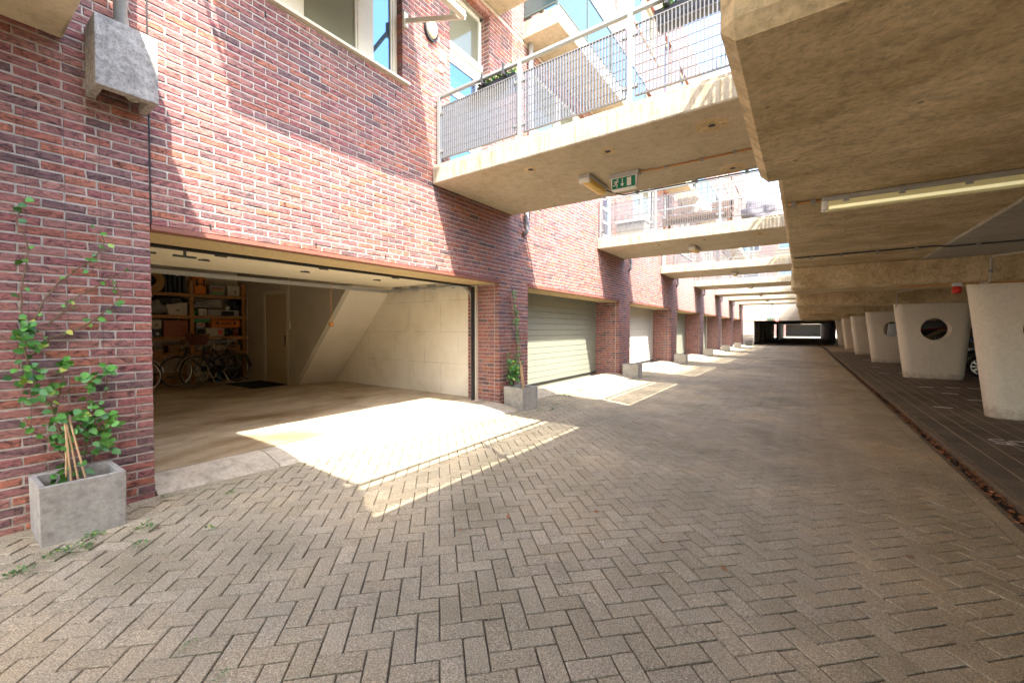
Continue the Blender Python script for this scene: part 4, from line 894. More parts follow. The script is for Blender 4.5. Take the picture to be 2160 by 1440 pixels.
# deck edge railings between the walkways
def grille(mb, a, b, z0, z1, fixed, axis, step=.035):
    n = int((b - a) / step)
    for i in range(n + 1):
        t = a + (b - a) * i / n
        if axis == 'x': mb.box(t - .0035, t + .0035, fixed - .018, fixed + .018, z0, z1)
        else: mb.box(fixed - .018, fixed + .018, t - .0035, t + .0035, z0, z1)
    k = int((z1 - z0) / .09)
    for j in range(k + 1):
        z = z0 + (z1 - z0) * j / k
        if axis == 'x': mb.box(a, b, fixed - .0035, fixed + .0035, z - .0035, z + .0035)
        else: mb.box(fixed - .0035, fixed + .0035, a, b, z - .0035, z + .0035)
    return mb
def rail_run(root, a, b, fixed, axis, zb, nposts, z1=4.62):
    ts = [a + (b - a) * i / (nposts - 1) for i in range(nposts)]
    for t in ts:
        m = MB()
        if axis == 'x': m.box(t - .025, t + .025, fixed - .006, fixed + .006, zb, z1 - .0).box(t - .006, t + .006, fixed + .006, fixed + .05, zb, z1 - .03).box(t - .06, t + .06, fixed - .03, fixed + .07, zb, zb + .012)
        else: m.box(fixed - .006, fixed + .006, t - .025, t + .025, zb, z1).box(fixed + .006, fixed + .05, t - .006, t + .006, zb, z1 - .03)
        m.build('post', MAT['rail'], root)
    m = MB()
    if axis == 'x': m.box(a - .03, b + .03, fixed + .008, fixed + .058, z1 - .03, z1 + .008)
    else: m.box(fixed + .008, fixed + .058, a - .03, b + .03, z1 - .03, z1 + .008)
    m.build('handrail', MAT['rail'], root, bevel=.005)
    for p, q in zip(ts, ts[1:]):
        m = MB(); grille(m, p + .05, q - .05, zb + .10, zb + .80, fixed + .02, axis)
        if axis == 'x': m.box(p + .05, q - .05, fixed + .006, fixed + .034, zb + .80, zb + .81).box(p + .05, q - .05, fixed + .006, fixed + .034, zb + .09, zb + .10)
        else: m.box(fixed + .006, fixed + .034, p + .05, q - .05, zb + .80, zb + .81)
        m.build('grille', MAT['bars'], root, kind='stuff')
        m = MB()
        for z in (zb + .18, zb + .70):
            for t, s_ in ((p, 1), (q, -1)):
                if axis == 'x': m.box(min(t, t + .075 * s_), max(t, t + .075 * s_), fixed + .002, fixed + .04, z, z + .035)
                else: m.box(fixed + .002, fixed + .04, min(t, t + .075 * s_), max(t, t + .075 * s_), z, z + .035)
        m.build('bracket', MAT['rail'], root)
# ================================================================== WALKWAY SLABS
def walkway():
    r = empty('walkway', (W, 4.13, 3.39)); sl = MB()
    pr = [(W + .004, 3.40), (W + .03, 3.39), (DX + .01, 3.39), (DX + .01, 3.62), (W + .004, 3.62)]
    MB().box(W + .004, DX + .02, 4.13, 6.07, 3.39, 3.62).build('slab', MAT['slab'], r, bevel=.02)
    MB().box(W + .004, DX + .02, 4.15, 4.25, 3.62, 3.655).build('edge_curb', MAT['slab'], r, bevel=.006)
    MB().box(W + .004, DX + .02, 5.95, 6.05, 3.62, 3.655).build('edge_curb', MAT['slab'], r, bevel=.006)
    rail_run(r, -4.19, -.12, 4.20, 'x', 3.655, 4); rail_run(r, -4.19, -.12, 5.96, 'x', 3.655, 4)
    for x, y in ((-.76, 4.52), (-1.83, 4.5), (-2.83, 4.45), (-.74, 5.86)):
        MB().lathe([(.035, 3.384), (.02, 3.391)], 10, (x, y, 0)).build('drain_hole', MAT['dark'], r)
        MB().lathe([(.16 if y > 5 or x > -1 else .09, 3.3885), (.02, 3.3895)], 20, (x, y, 0), cap=False).build('drip_stain', MAT['deck'], r)
    return r
WK = ['nearest concrete walkway slab with the green exit sign under it', 'second concrete walkway slab carrying garden furniture', 'third concrete walkway slab across the lane', 'fourth concrete walkway slab across the lane', 'fifth concrete walkway slab across the lane', 'sixth concrete walkway slab across the lane', 'farthest concrete walkway slab before the white end wall']
w0 = walkway(); walks = [w0]
for k in range(1, NB): c = copy_tree(w0); c.location.y += P * k; walks.append(c)
for k, o in enumerate(walks): tag(o, WK[k], 'walkway', 'walkway slabs')
c = copy_tree(w0); c.location.y -= P - .20
MB().box(.06, 3.95, 1.835, 1.85, .275, 1.20).build('added_shade_panel', MAT['bars'], c, local=True)  # unseen solid panel, added so its shadow bounds the sun patch on the left
tag(c, 'concrete walkway slab overhead at the upper left corner', 'walkway', 'walkway slabs')
for k in range(-1, NB):
    e = empty('deck_railing', (DX, 6.1 + P * k, 3.6)); rail_run(e, 6.16 + P * k, 9.70 + P * k, DX + .03, 'y', 3.60, 3)
    tag(e, 'deck edge railing ' + ('before the nearest walkway' if k < 0 else 'beyond the %s walkway' % ['first', 'second', 'third', 'fourth', 'fifth', 'sixth', 'seventh'][k]), 'railing', 'deck edge railings')
# exit sign and batten lamp under walkway 1
ex = empty('exit_sign', (-1.9, 5.2, 3.39), label='illuminated green emergency exit sign with running man under the nearest walkway', cat='sign')
m = MB(); m.add([(-2.09, 5.20, 3.335), (-1.71, 5.20, 3.335), (-1.71, 5.31, 3.335), (-2.09, 5.31, 3.335), (-2.09, 5.20, 3.388), (-1.71, 5.20, 3.388), (-1.71, 5.31, 3.388), (-2.09, 5.31, 3.388)], [(0, 3, 2, 1), (4, 5, 6, 7), (0, 1, 5, 4), (1, 2, 6, 5), (2, 3, 7, 6), (3, 0, 4, 7)]); m.build('mount', MAT['galv'], ex, bevel=.006)
m = MB(); m.prism([(-2.075, 3.335), (-2.06, 3.17), (-1.74, 3.17), (-1.725, 3.335)], 'y', 5.205, 5.285); m.build('housing', MAT['signwhite'], ex, bevel=.008)
MB().box(-2.05, -1.75, 5.198, 5.204, 3.19, 3.32).build('sign_face', MAT['signgreen'], ex)
m = MB(); yf = 5.1965
def lineXZ(mb, pts, wd, y):
    for (a, b), (c_, d) in zip(pts, pts[1:]):
        L = math.hypot(c_ - a, d - b); ux, uz = (c_ - a) / L, (d - b) / L
        mb.obox(((a + c_) / 2, y, (b + d) / 2), (ux * (L / 2 + wd * .3), 0, uz * (L / 2 + wd * .3)), (0, .0012, 0), (-uz * wd / 2, 0, ux * wd / 2))
hx = -2.0; m.lathe([(.011, -.001), (.011, .001)], 10, (hx + .022, yf, 3.302), 'y')
lineXZ(m, [(hx + .012, 3.285), (hx - .002, 3.252)], .02, yf); lineXZ(m, [(hx + .010, 3.285), (hx - .016, 3.282), (hx - .026, 3.264)], .008, yf); lineXZ(m, [(hx + .014, 3.282), (hx + .028, 3.268), (hx + .036, 3.274)], .008, yf)
lineXZ(m, [(hx, 3.252), (hx + .018, 3.235), (hx + .014, 3.205)], .011, yf); lineXZ(m, [(hx - .002, 3.252), (hx - .014, 3.232), (hx - .036, 3.232)], .011, yf); m.build('running_man', MAT['signwhite'], ex)
m = MB(); lineXZ(m, [(-1.915, 3.305), (-1.915, 3.235)], .01, yf); m.prism([(-1.94, 3.243), (-1.89, 3.243), (-1.915, 3.208)], 'y', yf - .0012, yf + .0012); m.build('arrow', MAT['signwhite'], ex)
MB().box(-1.855, -1.80, yf - .0012, yf + .0012, 3.205, 3.308).build('door_symbol', MAT['signwhite'], ex)
def batten(y0):
    e = empty('batten_lamp', (-2.35, y0 + .3, 3.39)); MB().box(-2.43, -2.27, y0, y0 + .62, 3.345, 3.388).build('housing', MAT['galv'], e, bevel=.01)
    m = MB(); m.prism([(-2.42, 3.345), (-2.41, 3.29), (-2.37, 3.275), (-2.33, 3.275), (-2.29, 3.29), (-2.28, 3.345)], 'y', y0 + .03, y0 + .59); m.build('diffuser', MAT['yellowlens'], e, bevel=.008)
    MB().box(-2.425, -2.275, y0 - .005, y0 + .05, 3.285, 3.345).build('end_cap', MAT['signwhite'], e, bevel=.012); return e
bl = batten(4.98); tag(bl, 'yellowed batten lamp beside the exit sign under the nearest walkway', 'lamp', 'walkway lamps')
for k in range(1, NB):
    c = copy_tree(bl); c.location.y += P * k; c.location.x = -2.0 if k > 1 else -2.2; tag(c, 'small yellowed lamp under the %s walkway' % ['', 'second', 'third', 'fourth', 'fifth', 'sixth', 'farthest'][k], 'lamp', 'walkway lamps')
pipe('walkway_conduit', [(-1.70, 5.26, 3.37), (-1.5, 5.32, 3.375), (-.2, 5.32, 3.375)], .01, 'copper', 'orange cable from the exit sign to the deck', [(-1.40, 5.32, 3.385), (-1.0, 5.32, 3.385), (-.65, 5.32, 3.385)])
pipe('edge_conduit', [(-2.33, 5.6, 3.36), (-2.30, 5.75, 3.36), (-2.2, 6.02, 3.365), (-.2, 6.04, 3.365)], .01, 'dark', 'dark cable along the back edge of the nearest walkway', [(-2.0, 6.03, 3.38), (-1.2, 6.03, 3.38), (-.6, 6.03, 3.38)])
# flower boxes hung inside the first railing
def flowers(x0, x1, label, sd_):
    e = empty('flower_box', ((x0 + x1) / 2, 4.36, 4.4), label=label, cat='flower box', group='flower boxes on the railing'); R = random.Random(sd_)
    m = MB(); m.add([(x0 + .02, 4.29, 4.40), (x1 - .02, 4.29, 4.40), (x1 - .02, 4.42, 4.40), (x0 + .02, 4.42, 4.40), (x0, 4.275, 4.56), (x1, 4.275, 4.56), (x1, 4.44, 4.56), (x0, 4.44, 4.56)], [(0, 3, 2, 1), (0, 1, 5, 4), (1, 2, 6, 5), (2, 3, 7, 6), (3, 0, 4, 7)]); m.build('trough', MAT['dark'], e)
    MB().box(x0 + .01, x1 - .01, 4.285, 4.43, 4.52, 4.54).build('soil', MAT['soil'], e)
    for nm, mt, cnt_, sz in (('foliage', 'weed', 260, .035), ('blossoms', 'flower', 70, .022)):
        m = MB(); m.t = []
        for i in range(cnt_):
            c_ = Vector((R.uniform(x0 + .02, x1 - .02), R.uniform(4.27, 4.44), 4.55 + abs(R.gauss(0, .06)) + (.03 if nm != 'foliage' else 0))); a = Vector((R.uniform(-1, 1), R.uniform(-1, 1), R.uniform(-1, 1))).normalized() * sz; b = a.orthogonal().normalized() * sz * .6
            m.add([c_ - a, c_ + b, c_ + a, c_ - b], [(0, 1, 2, 3)]); m.t.append(R.random() * .8)
        m.build(nm, MAT[mt], e, kind='stuff')
    for hx_ in (x0 + .12, x1 - .15): MB().box(hx_, hx_ + .03, 4.205, 4.275, 4.54, 4.66).build('hook', MAT['dark'], e)
flowers(-3.56, -2.95, 'dark flower box with small blossoms on the railing near the door', 3); flowers(-1.26, -.62, 'dark flower box with pink blossoms on the railing at the deck end', 4)
# furniture on the second walkway
e = empty('storage_bench', (-2.1, 10.7, 3.63), label='brown slatted garden bench behind the second walkway railing', cat='bench')
MB().box(-2.85, -1.35, 10.45, 10.95, 4.02, 4.07).build('seat', MAT['teak'], e); MB().box(-2.85, -1.35, 10.92, 10.97, 4.12, 4.22).box(-2.85, -1.35, 10.92, 10.97, 4.28, 4.38).build('backrest', MAT['teak'], e)
for x in (-2.82, -1.42): MB().box(x, x + .05, 10.45, 10.50, 3.625, 4.02).build('leg', MAT['teak'], e); MB().box(x, x + .05, 10.92, 10.97, 3.625, 4.4).build('leg', MAT['teak'], e)
MB().box(-2.85, -1.35, 10.46, 10.49, 3.68, 3.76).build('stretcher', MAT['teak'], e)
e = empty('deck_box', (-3.6, 10.55, 3.63), label='grey lidded storage box behind the second walkway railing', cat='box'); MB().box(-3.95, -3.25, 10.35, 10.8, 3.625, 4.08).build('body', MAT['greybox'], e, bevel=.01); MB().box(-3.98, -3.22, 10.32, 10.83, 4.08, 4.14).build('lid', MAT['signwhite'], e, bevel=.01)
lump('covered_chairs', (-.75, 10.7, 3.62), (.42, .40, .42), plain('grey_cover', (.20, .19, .22), .8, .15), 'grey covered furniture heap at the deck end of the second walkway', 'cover', 21)
lump('plant_bag', (-2.0, 10.7, 4.07), (.22, .16, .22), MAT['wbox'], 'pale sack on the bench of the second walkway', 'bag', 22)

# ================================================================== END WALL AND TUNNEL
ew = empty('end_wall', (-2.2, YEND, 0), label='white end wall above the dark tunnel mouth', cat='wall')
MB().box(W, DX + .1, YEND, YEND + .3, 2.10, 3.6).build('upper_panel', MAT['endwhite'], ew); MB().box(W, -3.45, YEND + .02, YEND + .3, -.05, 2.10).build('side_panel', MAT['endwhite'], ew)
MB().box(-2.5, -.2, YEND - .012, YEND, 2.28, 2.295).build('cable', MAT['conduit'], ew)
es = empty('far_exit_sign', (-2.2, YEND, 2.28), label='small exit sign on the white end wall', cat='sign'); MB().box(-2.42, -1.98, YEND - .06, YEND - .013, 2.22, 2.38).build('housing', MAT['signgreen'], es)
for x in (-2.36, -2.20, -2.08): MB().box(x, x + .06, YEND - .063, YEND - .06, 2.25, 2.35).build('symbol', MAT['signwhite'], es)
ss = empty('speed_sign', (-1.75, YEND, 2.17), label='round white speed sign with red ring on the end wall', cat='sign')
MB().lathe([(.20, -.03), (.20, 0)], 28, (-1.75, YEND - .001, 2.20), 'y').build('disc', MAT['signwhite'], ss); MB().lathe([(.20, -.034), (.155, -.034), (.155, -.03), (.20, -.03)], 28, (-1.75, YEND, 2.20), 'y', cap=False).build('red_ring', MAT['signred'], ss)
m = MB(); lineXZ(m, [(-1.80, 2.14), (-1.80, 2.26)], .022, YEND - .034); lineXZ(m, [(-1.69, 2.26), (-1.745, 2.26), (-1.745, 2.205), (-1.70, 2.205), (-1.69, 2.18), (-1.70, 2.14), (-1.745, 2.14)], .02, YEND - .034); m.build('digits', MAT['dark'], ss)
tn = empty('tunnel', (-2, 60, 0), label='dark covered drive beyond the end wall', cat='tunnel')
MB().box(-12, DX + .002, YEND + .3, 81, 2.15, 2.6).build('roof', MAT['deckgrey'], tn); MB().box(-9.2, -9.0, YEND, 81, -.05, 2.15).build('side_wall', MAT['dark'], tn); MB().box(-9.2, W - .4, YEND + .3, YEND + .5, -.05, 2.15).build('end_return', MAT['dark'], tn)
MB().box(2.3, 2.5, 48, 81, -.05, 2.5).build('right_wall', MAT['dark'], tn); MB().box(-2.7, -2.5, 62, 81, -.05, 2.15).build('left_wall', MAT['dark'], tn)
for i in range(7): MB().box(-4.2, -3.7, 45 + 5.4 * i, 45.6 + 5.4 * i, -.05, 2.15).build('pillar', MAT['column'], tn)
MB().box(-12, 9.4, 81, 101, -.05, .0).build('far_court_floor', MAT['sandlight'], tn)
fb = empty('far_building', (0, 97, 0), label='pale building seen in the light at the end of the tunnel', cat='building')
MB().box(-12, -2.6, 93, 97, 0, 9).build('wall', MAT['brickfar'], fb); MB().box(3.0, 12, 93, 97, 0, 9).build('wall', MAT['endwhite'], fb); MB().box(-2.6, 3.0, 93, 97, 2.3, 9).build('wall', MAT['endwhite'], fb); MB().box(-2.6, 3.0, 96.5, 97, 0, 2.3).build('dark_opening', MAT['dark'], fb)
# block closing the view above the end wall
cb_ = empty('closing_block', (0, YEND + 14, 3.6), label='beige and brick apartment block closing the view above the walkways', cat='building')
wl_ = [(-14 + 0, 0, 0, 0)]
MB().box(-14, 14, YEND + 14, YEND + 24, 3.6, 16).build('wall', plain('beige_render', (.26, .20, .13), .85, .06, .6), cb_)
for i in range(6):
    for z in (4.3, 7.3, 10.3): 
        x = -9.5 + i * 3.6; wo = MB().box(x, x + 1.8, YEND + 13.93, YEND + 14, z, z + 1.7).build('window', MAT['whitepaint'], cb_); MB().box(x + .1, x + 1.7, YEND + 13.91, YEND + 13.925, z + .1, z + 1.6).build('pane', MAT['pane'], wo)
    x = -11.3 + i * 3.6; MB().box(x, x + 1.5, YEND + 13.95, YEND + 14.0, 3.6, 15).build('brick_strip', MAT['brickfar'], cb_)

# ================================================================== PLANTERS AND PLANTS
def planter(loc, rz, sx, sy, h, label):
    e = empty('concrete_planter', loc, rz, label=label, cat='planter', group='concrete planters along the wall'); t = .035
    m = MB(); a, b = sx / 2, sy / 2
    ob = [(-a, -b), (a, -b), (a, b), (-a, b)]; ib = [(-a + t, -b + t), (a - t, -b + t), (a - t, b - t), (-a + t, b - t)]
    m.v = [(x * .97, y * .97, 0) for x, y in ob] + [(x, y, h) for x, y in ob] + [(x, y, h) for x, y in ib] + [(x, y, h * .5) for x, y in ib]
    m.f = [(3, 2, 1, 0)] + [(k, (k + 1) % 4, 4 + (k + 1) % 4, 4 + k) for k in range(4)] + [(4 + k, 4 + (k + 1) % 4, 8 + (k + 1) % 4, 8 + k) for k in range(4)] + [(8 + k, 8 + (k + 1) % 4, 12 + (k + 1) % 4, 12 + k) for k in range(4)] + [(12, 13, 14, 15)]
    m.build('box', MAT['planter'], e, local=True, bevel=.006)
    MB().box(-a + t + .002, a - t - .002, -b + t + .002, b - t - .002, h * .5, h * .62).build('soil', MAT['soil'], e, local=True); return e
planter((-4.045, .605, .012), 0, .40, .41, .385, 'large concrete planter with climbing plant at the left brick pier')
planter((-3.97, 5.93, .012), -.10, .42, .42, .385, 'square concrete planter with ivy canes right of the open garage')
PLW = ['', '', 'empty square concrete planter between the sage and pale grey doors', 'third empty planter along the wall, before the second sage door', 'fourth empty planter along the wall, weathered', 'fifth empty planter along the wall, far down', 'small far planter before the last garage']
for k in range(1, 6): planter((-3.92 + .02 * k, 5.86 + P * k - .05 * k, .006), U(-.12, .12), .44, .42, .40, PLW[k + 1])
planter((-3.75, YEND - .5, .0), 0, .44, .42, .40, 'last concrete planter in front of the white tunnel side panel')
LEAF = []
for v in range(3):
    m = MB(); L, wd = 1.0, .62 + .1 * v
    pts = [(0, 0), (.18, .42 * wd), (.45, .52 * wd), (.75, .34 * wd), (1, 0), (.75, -.34 * wd), (.45, -.52 * wd), (.18, -.42 * wd)]
    m.v = [(x, y, .10 * abs(y) * 2 - .12 * (x - .4) ** 2) for x, y in pts] + [(.5, 0, -.02)]; m.f = [(i, (i + 1) % 8, 8) for i in range(8)]; LEAF.append(m.mesh('leaf', MAT['leaf'], True))
vine = empty('climbing_plant', (-4.05, .6, .24), label='green climbing plant spreading up the left brick pier on wires', cat='plant')
vo = wloc(vine); XV = W + .03; nleaf = 0
def leafat(p, s, rz=None, parent=vine):
    global nleaf
    nleaf += 1
    o = link('leaf', random.choice(LEAF), parent, Vector(p) - wloc(parent)); o.scale = (s, s, s)
    d = Vector((U(.15, .9), U(-1, 1), U(-.9, .55))).normalized(); n = Vector((U(.5, 1.2), U(-.4, .3), U(-.2, .9)))
    n = (n - d * n.dot(d)).normalized(); o.rotation_euler = Matrix((d, n.cross(d), n)).transposed().to_euler()
STEMS = [[(.60, .30), (.51, .86), (.46, .97), (.41, 1.12), (.40, 1.26), (.39, 1.47), (.39, 1.6), (.41, 1.78), (.42, 1.99), (.37, 2.1), (.42, 2.25)],
 [(.40, 1.26), (.43, 1.43), (.5, 1.59), (.58, 1.73), (.66, 1.81), (.76, 1.94), (.8, 2.02), (.76, 2.12)], [(.50, 1.40), (.59, 1.51), (.6, 1.58), (.69, 1.64), (.79, 1.73), (.91, 1.82)],
 [(.42, 1.20), (.52, 1.32), (.65, 1.38), (.74, 1.46), (.86, 1.58), (.88, 1.66), (.83, 1.75)], [(.62, .3), (.67, .49), (.7, .75), (.78, .89), (.79, 1.09)], [(.66, .5), (.69, .81), (.7, 1.0)], [(.53, .85), (.57, 1.07), (.59, 1.18)], [(.62, .35), (.51, .6), (.42, .7), (.39, .79)]]
for i, st in enumerate(STEMS):
    pts = []
    for (a, b), (c, d) in zip(st, st[1:]):
        for q in range(3): t = q / 3; pts.append((XV + U(-.006, .012), a + (c - a) * t + U(-.008, .008), b + (d - b) * t))
    pts.append((XV, *st[-1]))
    if st[0][1] < .4: pts[0] = (-4.05, st[0][0], .24); pts[1] = (-4.15, pts[1][1], pts[1][2])
    MB().tube(pts, [.0075 - .0045 * k / len(pts) for k in range(len(pts))], 5).build('stem', MAT['stem'], vine)
    for p in pts[2:]:
        if rnd() < .8: leafat((p[0] + U(0, .02), p[1] + U(-.025, .025), p[2] + U(-.025, .025)), U(.030, .056))
for y, z, r, n in ((.57, .37, .07, 16), (.39, 1.33, .055, 16), (.40, 1.08, .06, 18), (.43, .95, .055, 14), (.68, 1.02, .05, 15), (.59, 1.14, .03, 7), (.56, .77, .06, 15), (.67, .76, .08, 24), (.79, .73, .06, 14), (.54, .61, .05, 8), (.76, .52, .05, 12), (.78, 1.09, .03, 7), (.45, 1.26, .03, 7), (.40, 1.42, .03, 6), (.74, .62, .07, 12), (.60, .62, .06, 12)):
    for i in range(int(n * 1.2)): leafat((U(XV, XV + .07 + (.1 if z < .5 else 0)), y + random.gauss(0, r * .6), z + random.gauss(0, r * .6)), U(.036, .066))
for i, (a, b) in enumerate((((-4.05, .58, .2), (-4.16, .56, .80)), ((-4.03, .62, .2), (-4.17, .575, .72)), ((-4.0, .66, .2), (-4.16, .585, .76)), ((-4.08, .55, .2), (-4.17, .57, .66)))): MB().tube([a, b], .0055, 6).build('cane', MAT['cane'], vine)
e = empty('trellis_wires', (W, .6, .5), label='thin vertical trellis wires on the left brick pier', cat='wire')
for y in (.42, .60, .78, .95): MB().tube([(W + .018, y, .55), (W + .018, y, 3.0)], .0009, 4).build('wire', MAT['dark'], e)
# ivy in planter two
iv = empty('ivy_plant', (-3.97, 5.93, .24), label='thin ivy climbing the brick pier right of the open garage', cat='plant')
st = [(6.08, .35), (6.05, .55), (6.00, .62), (6.08, .75), (6.14, .95), (6.16, 1.2), (6.12, 1.4), (6.12, 1.6), (6.08, 1.75), (6.04, 1.95), (6.01, 2.1)]
MB().tube([(W + .04, y, z) for y, z in st], .006, 5).build('stem', MAT['stem'], iv); MB().tube([(W + .04, 6.0, .62), (W + .03, 5.90, .8), (W + .03, 5.86, .95)], .004, 5).build('stem', MAT['stem'], iv)
m = MB(); m.t = []
def leafquad(m, c, s):
    d = Vector((U(.1, .8), U(-1, 1), U(-1, .5))).normalized(); b = d.cross(Vector((1, U(-.5, .5), U(-.3, .8)))).normalized(); c = Vector(c)
    m.add([c, c + d * s * .5 + b * s * .42, c + d * s, c + d * s * .5 - b * s * .42], [(0, 1, 2, 3)]); m.t.append(rnd() * .95)
for i in range(150):
    k = random.randrange(len(st) - 1); t = rnd(); y = st[k][0] + (st[k + 1][0] - st[k][0]) * t; z = st[k][1] + (st[k + 1][1] - st[k][1]) * t
    if z > .5: leafquad(m, (W + U(.03, .08), y + U(-.035, .035), z + U(-.03, .03)), U(.035, .06))
for i in range(230): leafquad(m, (W + U(.03, .16), 6.0 + random.gauss(0, .085), .66 + random.gauss(0, .10)), U(.036, .066))
for i in range(25): leafquad(m, (W + U(.03, .06), 5.88 + U(-.04, .04), U(.72, .98)), U(.035, .055))
m.build('leaves', MAT['leaf'], iv, kind='stuff')
for i in range(4): MB().tube([(-3.98 + .03 * i, 6.02 - .02 * i, .2), (-4.08 + .01 * i, 6.06 + .012 * i, .86 - .04 * i)], .006, 6).build('cane', MAT['cane'], iv)
# weeds and fallen leaves
def weed(x, y, s, n, label, sd_):
    R = random.Random(sd_); m = MB(); m.t = []
    for i in range(n):
        a = R.uniform(0, 6.28); r = R.random() ** .7 * s; h = R.uniform(.004, .045) * (1.2 - r / s); c = Vector((math.cos(a) * r * 1.5, math.sin(a) * r, h)); d = Vector((math.cos(a) * .8 + R.uniform(-.5, .5), math.sin(a) * .8 + R.uniform(-.5, .5), R.uniform(0, .7))).normalized(); b = d.cross(Vector((0, 0, 1))).normalized(); q = R.uniform(.012, .028) * (.3 if 'moss' in label else 1); c.z *= (.3 if 'moss' in label else 1); c.y *= (.35 if 'moss' in label else 1)
        m.add([c, c + d * q * .5 + b * q * .35, c + d * q, c + d * q * .5 - b * q * .35], [(0, 1, 2, 3)]); m.t.append(R.random() * .9)
    o = m.build('weed', MAT['weed']); o.location = (x, y, .012); o.rotation_euler = (0, 0, R.uniform(0, 3)); tag(o, label, 'weed', 'weeds in the paving')
WD = [(-3.55, .30, .05, 60, 'bushy weed at the lower left edge near the planter'), (-3.66, .50, .07, 90, 'largest weed strip before the left planter'), (-3.78, .62, .05, 60, 'weed against the front of the left planter'), (-3.66, .86, .05, 50, 'weed right of the left planter front'), (-4.16, 1.10, .06, 50, 'weed at the foot of the left brick pier corner'), (-3.40, .78, .03, 24, 'small weed on the paving before the left planter'), (-3.85, 1.45, .03, 24, 'small weed before the garage apron at left'), (-3.30, 1.10, .025, 20, 'tiny weed in a joint left of the sun patch'),
 (-2.15, .62, .05, 90, 'moss tuft at a paver corner in the left foreground'), (-1.86, .66, .03, 60, 'moss tuft in the left foreground joint'), (-3.55, 5.90, .06, 50, 'weed beside the ivy planter'), (-3.45, 6.15, .06, 50, 'second weed right of the ivy planter'), (-3.60, 6.6, .06, 40, 'weed on the shaded paving past the ivy planter'), (-3.95, 7.5, .16, 170, 'flowering weeds along the second garage apron'), (-3.98, 8.3, .12, 110, 'weeds midway along the second garage apron'), (-4.02, 10.7, .16, 200, 'clump of weeds at the second brick pier'), (-3.6, 11.9, .12, 90, 'weeds beside the third planter'), (-3.5, 16.0, .2, 160, 'yellowish weeds on the sunlit paving far down')]
for i, q in enumerate(WD): weed(*q, 50 + i)
FL = [(-3.62, .92, 'reddish dead leaves by the left planter corner'), (-3.2, .12, 'dead leaf at the left picture edge'), (-3.95, 2.62, 'dead leaf on the sunlit garage apron'), (-3.93, 3.5, 'dry leaf on the apron further right'), (-1.9, 2.1, 'dead leaf on the paving below the sun patch'), (-.72, 2.72, 'orange dry leaf on the central paving'), (-.35, 2.62, 'ochre dry leaf right of centre'), (.55, 3.4, 'dry leaf near the gutter'), (-.1, 1.72, 'orange leaf at the lower right'), (.95, 5.2, 'dry leaf beside the gutter'), (-1.25, 2.9, 'curled dry leaf in mid paving'), (-1.75, 2.45, 'thin dry stalk leaf left of centre')]
for i, (x, y, lb) in enumerate(FL):
    m = MB(); s = U(.02, .034); a = U(0, 6); c_, s_ = math.cos(a), math.sin(a)
    for u, v_, z in ((-1, 0, .004), (-.3, .45, .012), (.4, .4, .006), (1, 0, .014), (.4, -.38, .010), (-.3, -.42, .004)): m.v.append((x + (u * c_ - v_ * s_) * s, y + (u * s_ + v_ * c_) * s, z + .004 + (.05 if x < -3.9 else 0)))
    m.f = [(0, 1, 2, 3), (0, 3, 4, 5)]; tag(m.build('fallen_leaf', MAT['deadleaf']), lb, 'leaf', 'fallen leaves')

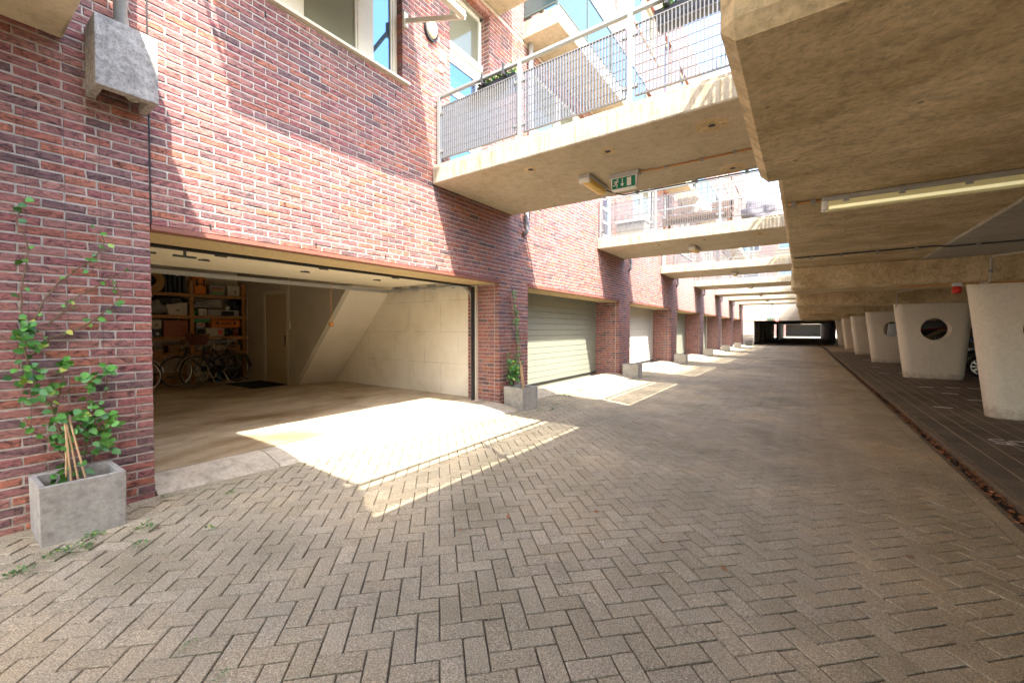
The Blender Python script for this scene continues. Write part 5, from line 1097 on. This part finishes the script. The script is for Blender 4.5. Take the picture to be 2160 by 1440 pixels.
# ================================================================== CARS IN THE PARKING BAYS
def car(paint, label, x, y):
    e = empty('parked_car', (x, y, 0.008)); L, Wd = 4.1, 1.74
    side = [(-2.02, .42), (-2.05, .62), (-1.95, .80), (-1.15, .93), (-.55, 1.36), (.55, 1.46), (1.55, 1.38), (1.98, .98), (2.05, .62), (2.0, .35), (1.65, .28), (-1.75, .28)]
    belt = .92; bm = MB(); secs = [(-.5, .97), (-.46, 1.0), (0, 1.0), (.46, 1.0), (.5, .97)]
    n = len(side)
    for t, sc in secs:
        for px, pz in side:
            tum = 1 if pz < belt else 1 - .28 * (pz - belt) / .55
            bm.v.append((px * (sc if abs(t) > .45 else 1), t * Wd * tum, pz))
    for i in range(len(secs) - 1):
        for q in range(n): bm.f.append((i * n + q, i * n + (q + 1) % n, (i + 1) * n + (q + 1) % n, (i + 1) * n + q))
    bm.f += [tuple(reversed(range(n))), tuple((len(secs) - 1) * n + q for q in range(n))]
    bm.build('body', paint, e, local=True, smooth=False, bevel=.03)
    gl = MAT['black']
    for s_ in (-1, 1):
        m = MB(); o = Wd / 2; f = lambda z: s_ * (o * (1 - .28 * (z - belt) / .55) + .006)
        m.add([(-.95, f(.96), .98), (1.50, f(.96), .98), (1.40, f(1.30), 1.30), (.50, f(1.37), 1.37), (-.48, f(1.30), 1.29)], [(0, 1, 2, 3, 4)]); m.build('side_window', glass('car_glass', (.10, .12, .13), .5) if 'car_glass' not in bpy.data.materials else bpy.data.materials['car_glass'], e, local=True)
        MB().box(-1.0, -.84, s_ * .93 - .08, s_ * .93 + .08, .92, 1.04).build('mirror', paint, e, local=True, bevel=.02)
        MB().box(-2.03, -1.90, s_ * .68 - .14, s_ * .68 + .14, .66, .78).build('headlight', MAT['chrome'], e, local=True, bevel=.02); MB().box(1.94, 2.045, s_ * .72 - .10, s_ * .72 + .10, .74, .98).build('tail_light', MAT['red'], e, local=True, bevel=.02)
    m = MB(); m.add([(-1.17, -.70, .945), (-1.17, .70, .945), (-.58, .60, 1.355), (-.58, -.60, 1.355)], [(0, 1, 2, 3)]); m.v = [(a - .012, b, c_ + .008) for a, b, c_ in m.v]; m.build('windscreen', bpy.data.materials['car_glass'], e, local=True)
    for wx in (-1.28, 1.30):
        for s_ in (-1, 1):
            c = Vector((wx, s_ * .80, .315)); wh = MB().lathe([(.20, -.10), (.30, -.10), (.315, -.07), (.315, .07), (.30, .10), (.20, .10)], 28, c, 'y', cap=True).build('wheel', MAT['tyre'], e, local=True, smooth=False)
            m = MB(); yo = c.y + s_ * .104
            for i in range(10):
                t = i / 10 * 6.283; d = Vector((math.cos(t), 0, math.sin(t))); p_ = Vector((-d.z, 0, d.x)); cc = Vector((c.x, yo, c.z))
                m.obox(cc + d * .135, d * .085, p_ * (.018 if i % 2 else .026), (0, .008, 0))
            m.lathe([(.055, -.01), (.055, .01)], 14, (c.x, yo, c.z), 'y'); m.lathe([(.205, -.012), (.225, -.012), (.225, .012), (.205, .012), (.205, -.012)], 28, (c.x, yo, c.z), 'y', cap=False); m.build('rim', MAT['chrome'], wh, local=True)
    return tag(e, label, 'car', 'cars parked behind the columns')
PT = {n: plain('car_paint_' + n, c_, .28, .03, 3, Coat_Weight=.6) for n, c_ in (('dark', (.02, .021, .023)), ('blue', (.02, .08, .22)), ('grey', (.05, .05, .052)), ('red', (.25, .02, .02)))}
car(PT['dark'], 'dark car with bright alloy wheel between the two near columns', 5.42, 18.0)
car(PT['blue'], 'blue car seen through the porthole of the second column', 5.5, 20.6)
car(PT['grey'], 'grey car behind the third column', 5.5, 25.0)
car(PT['red'], 'dark red car further back behind the columns', 5.5, 31.5)
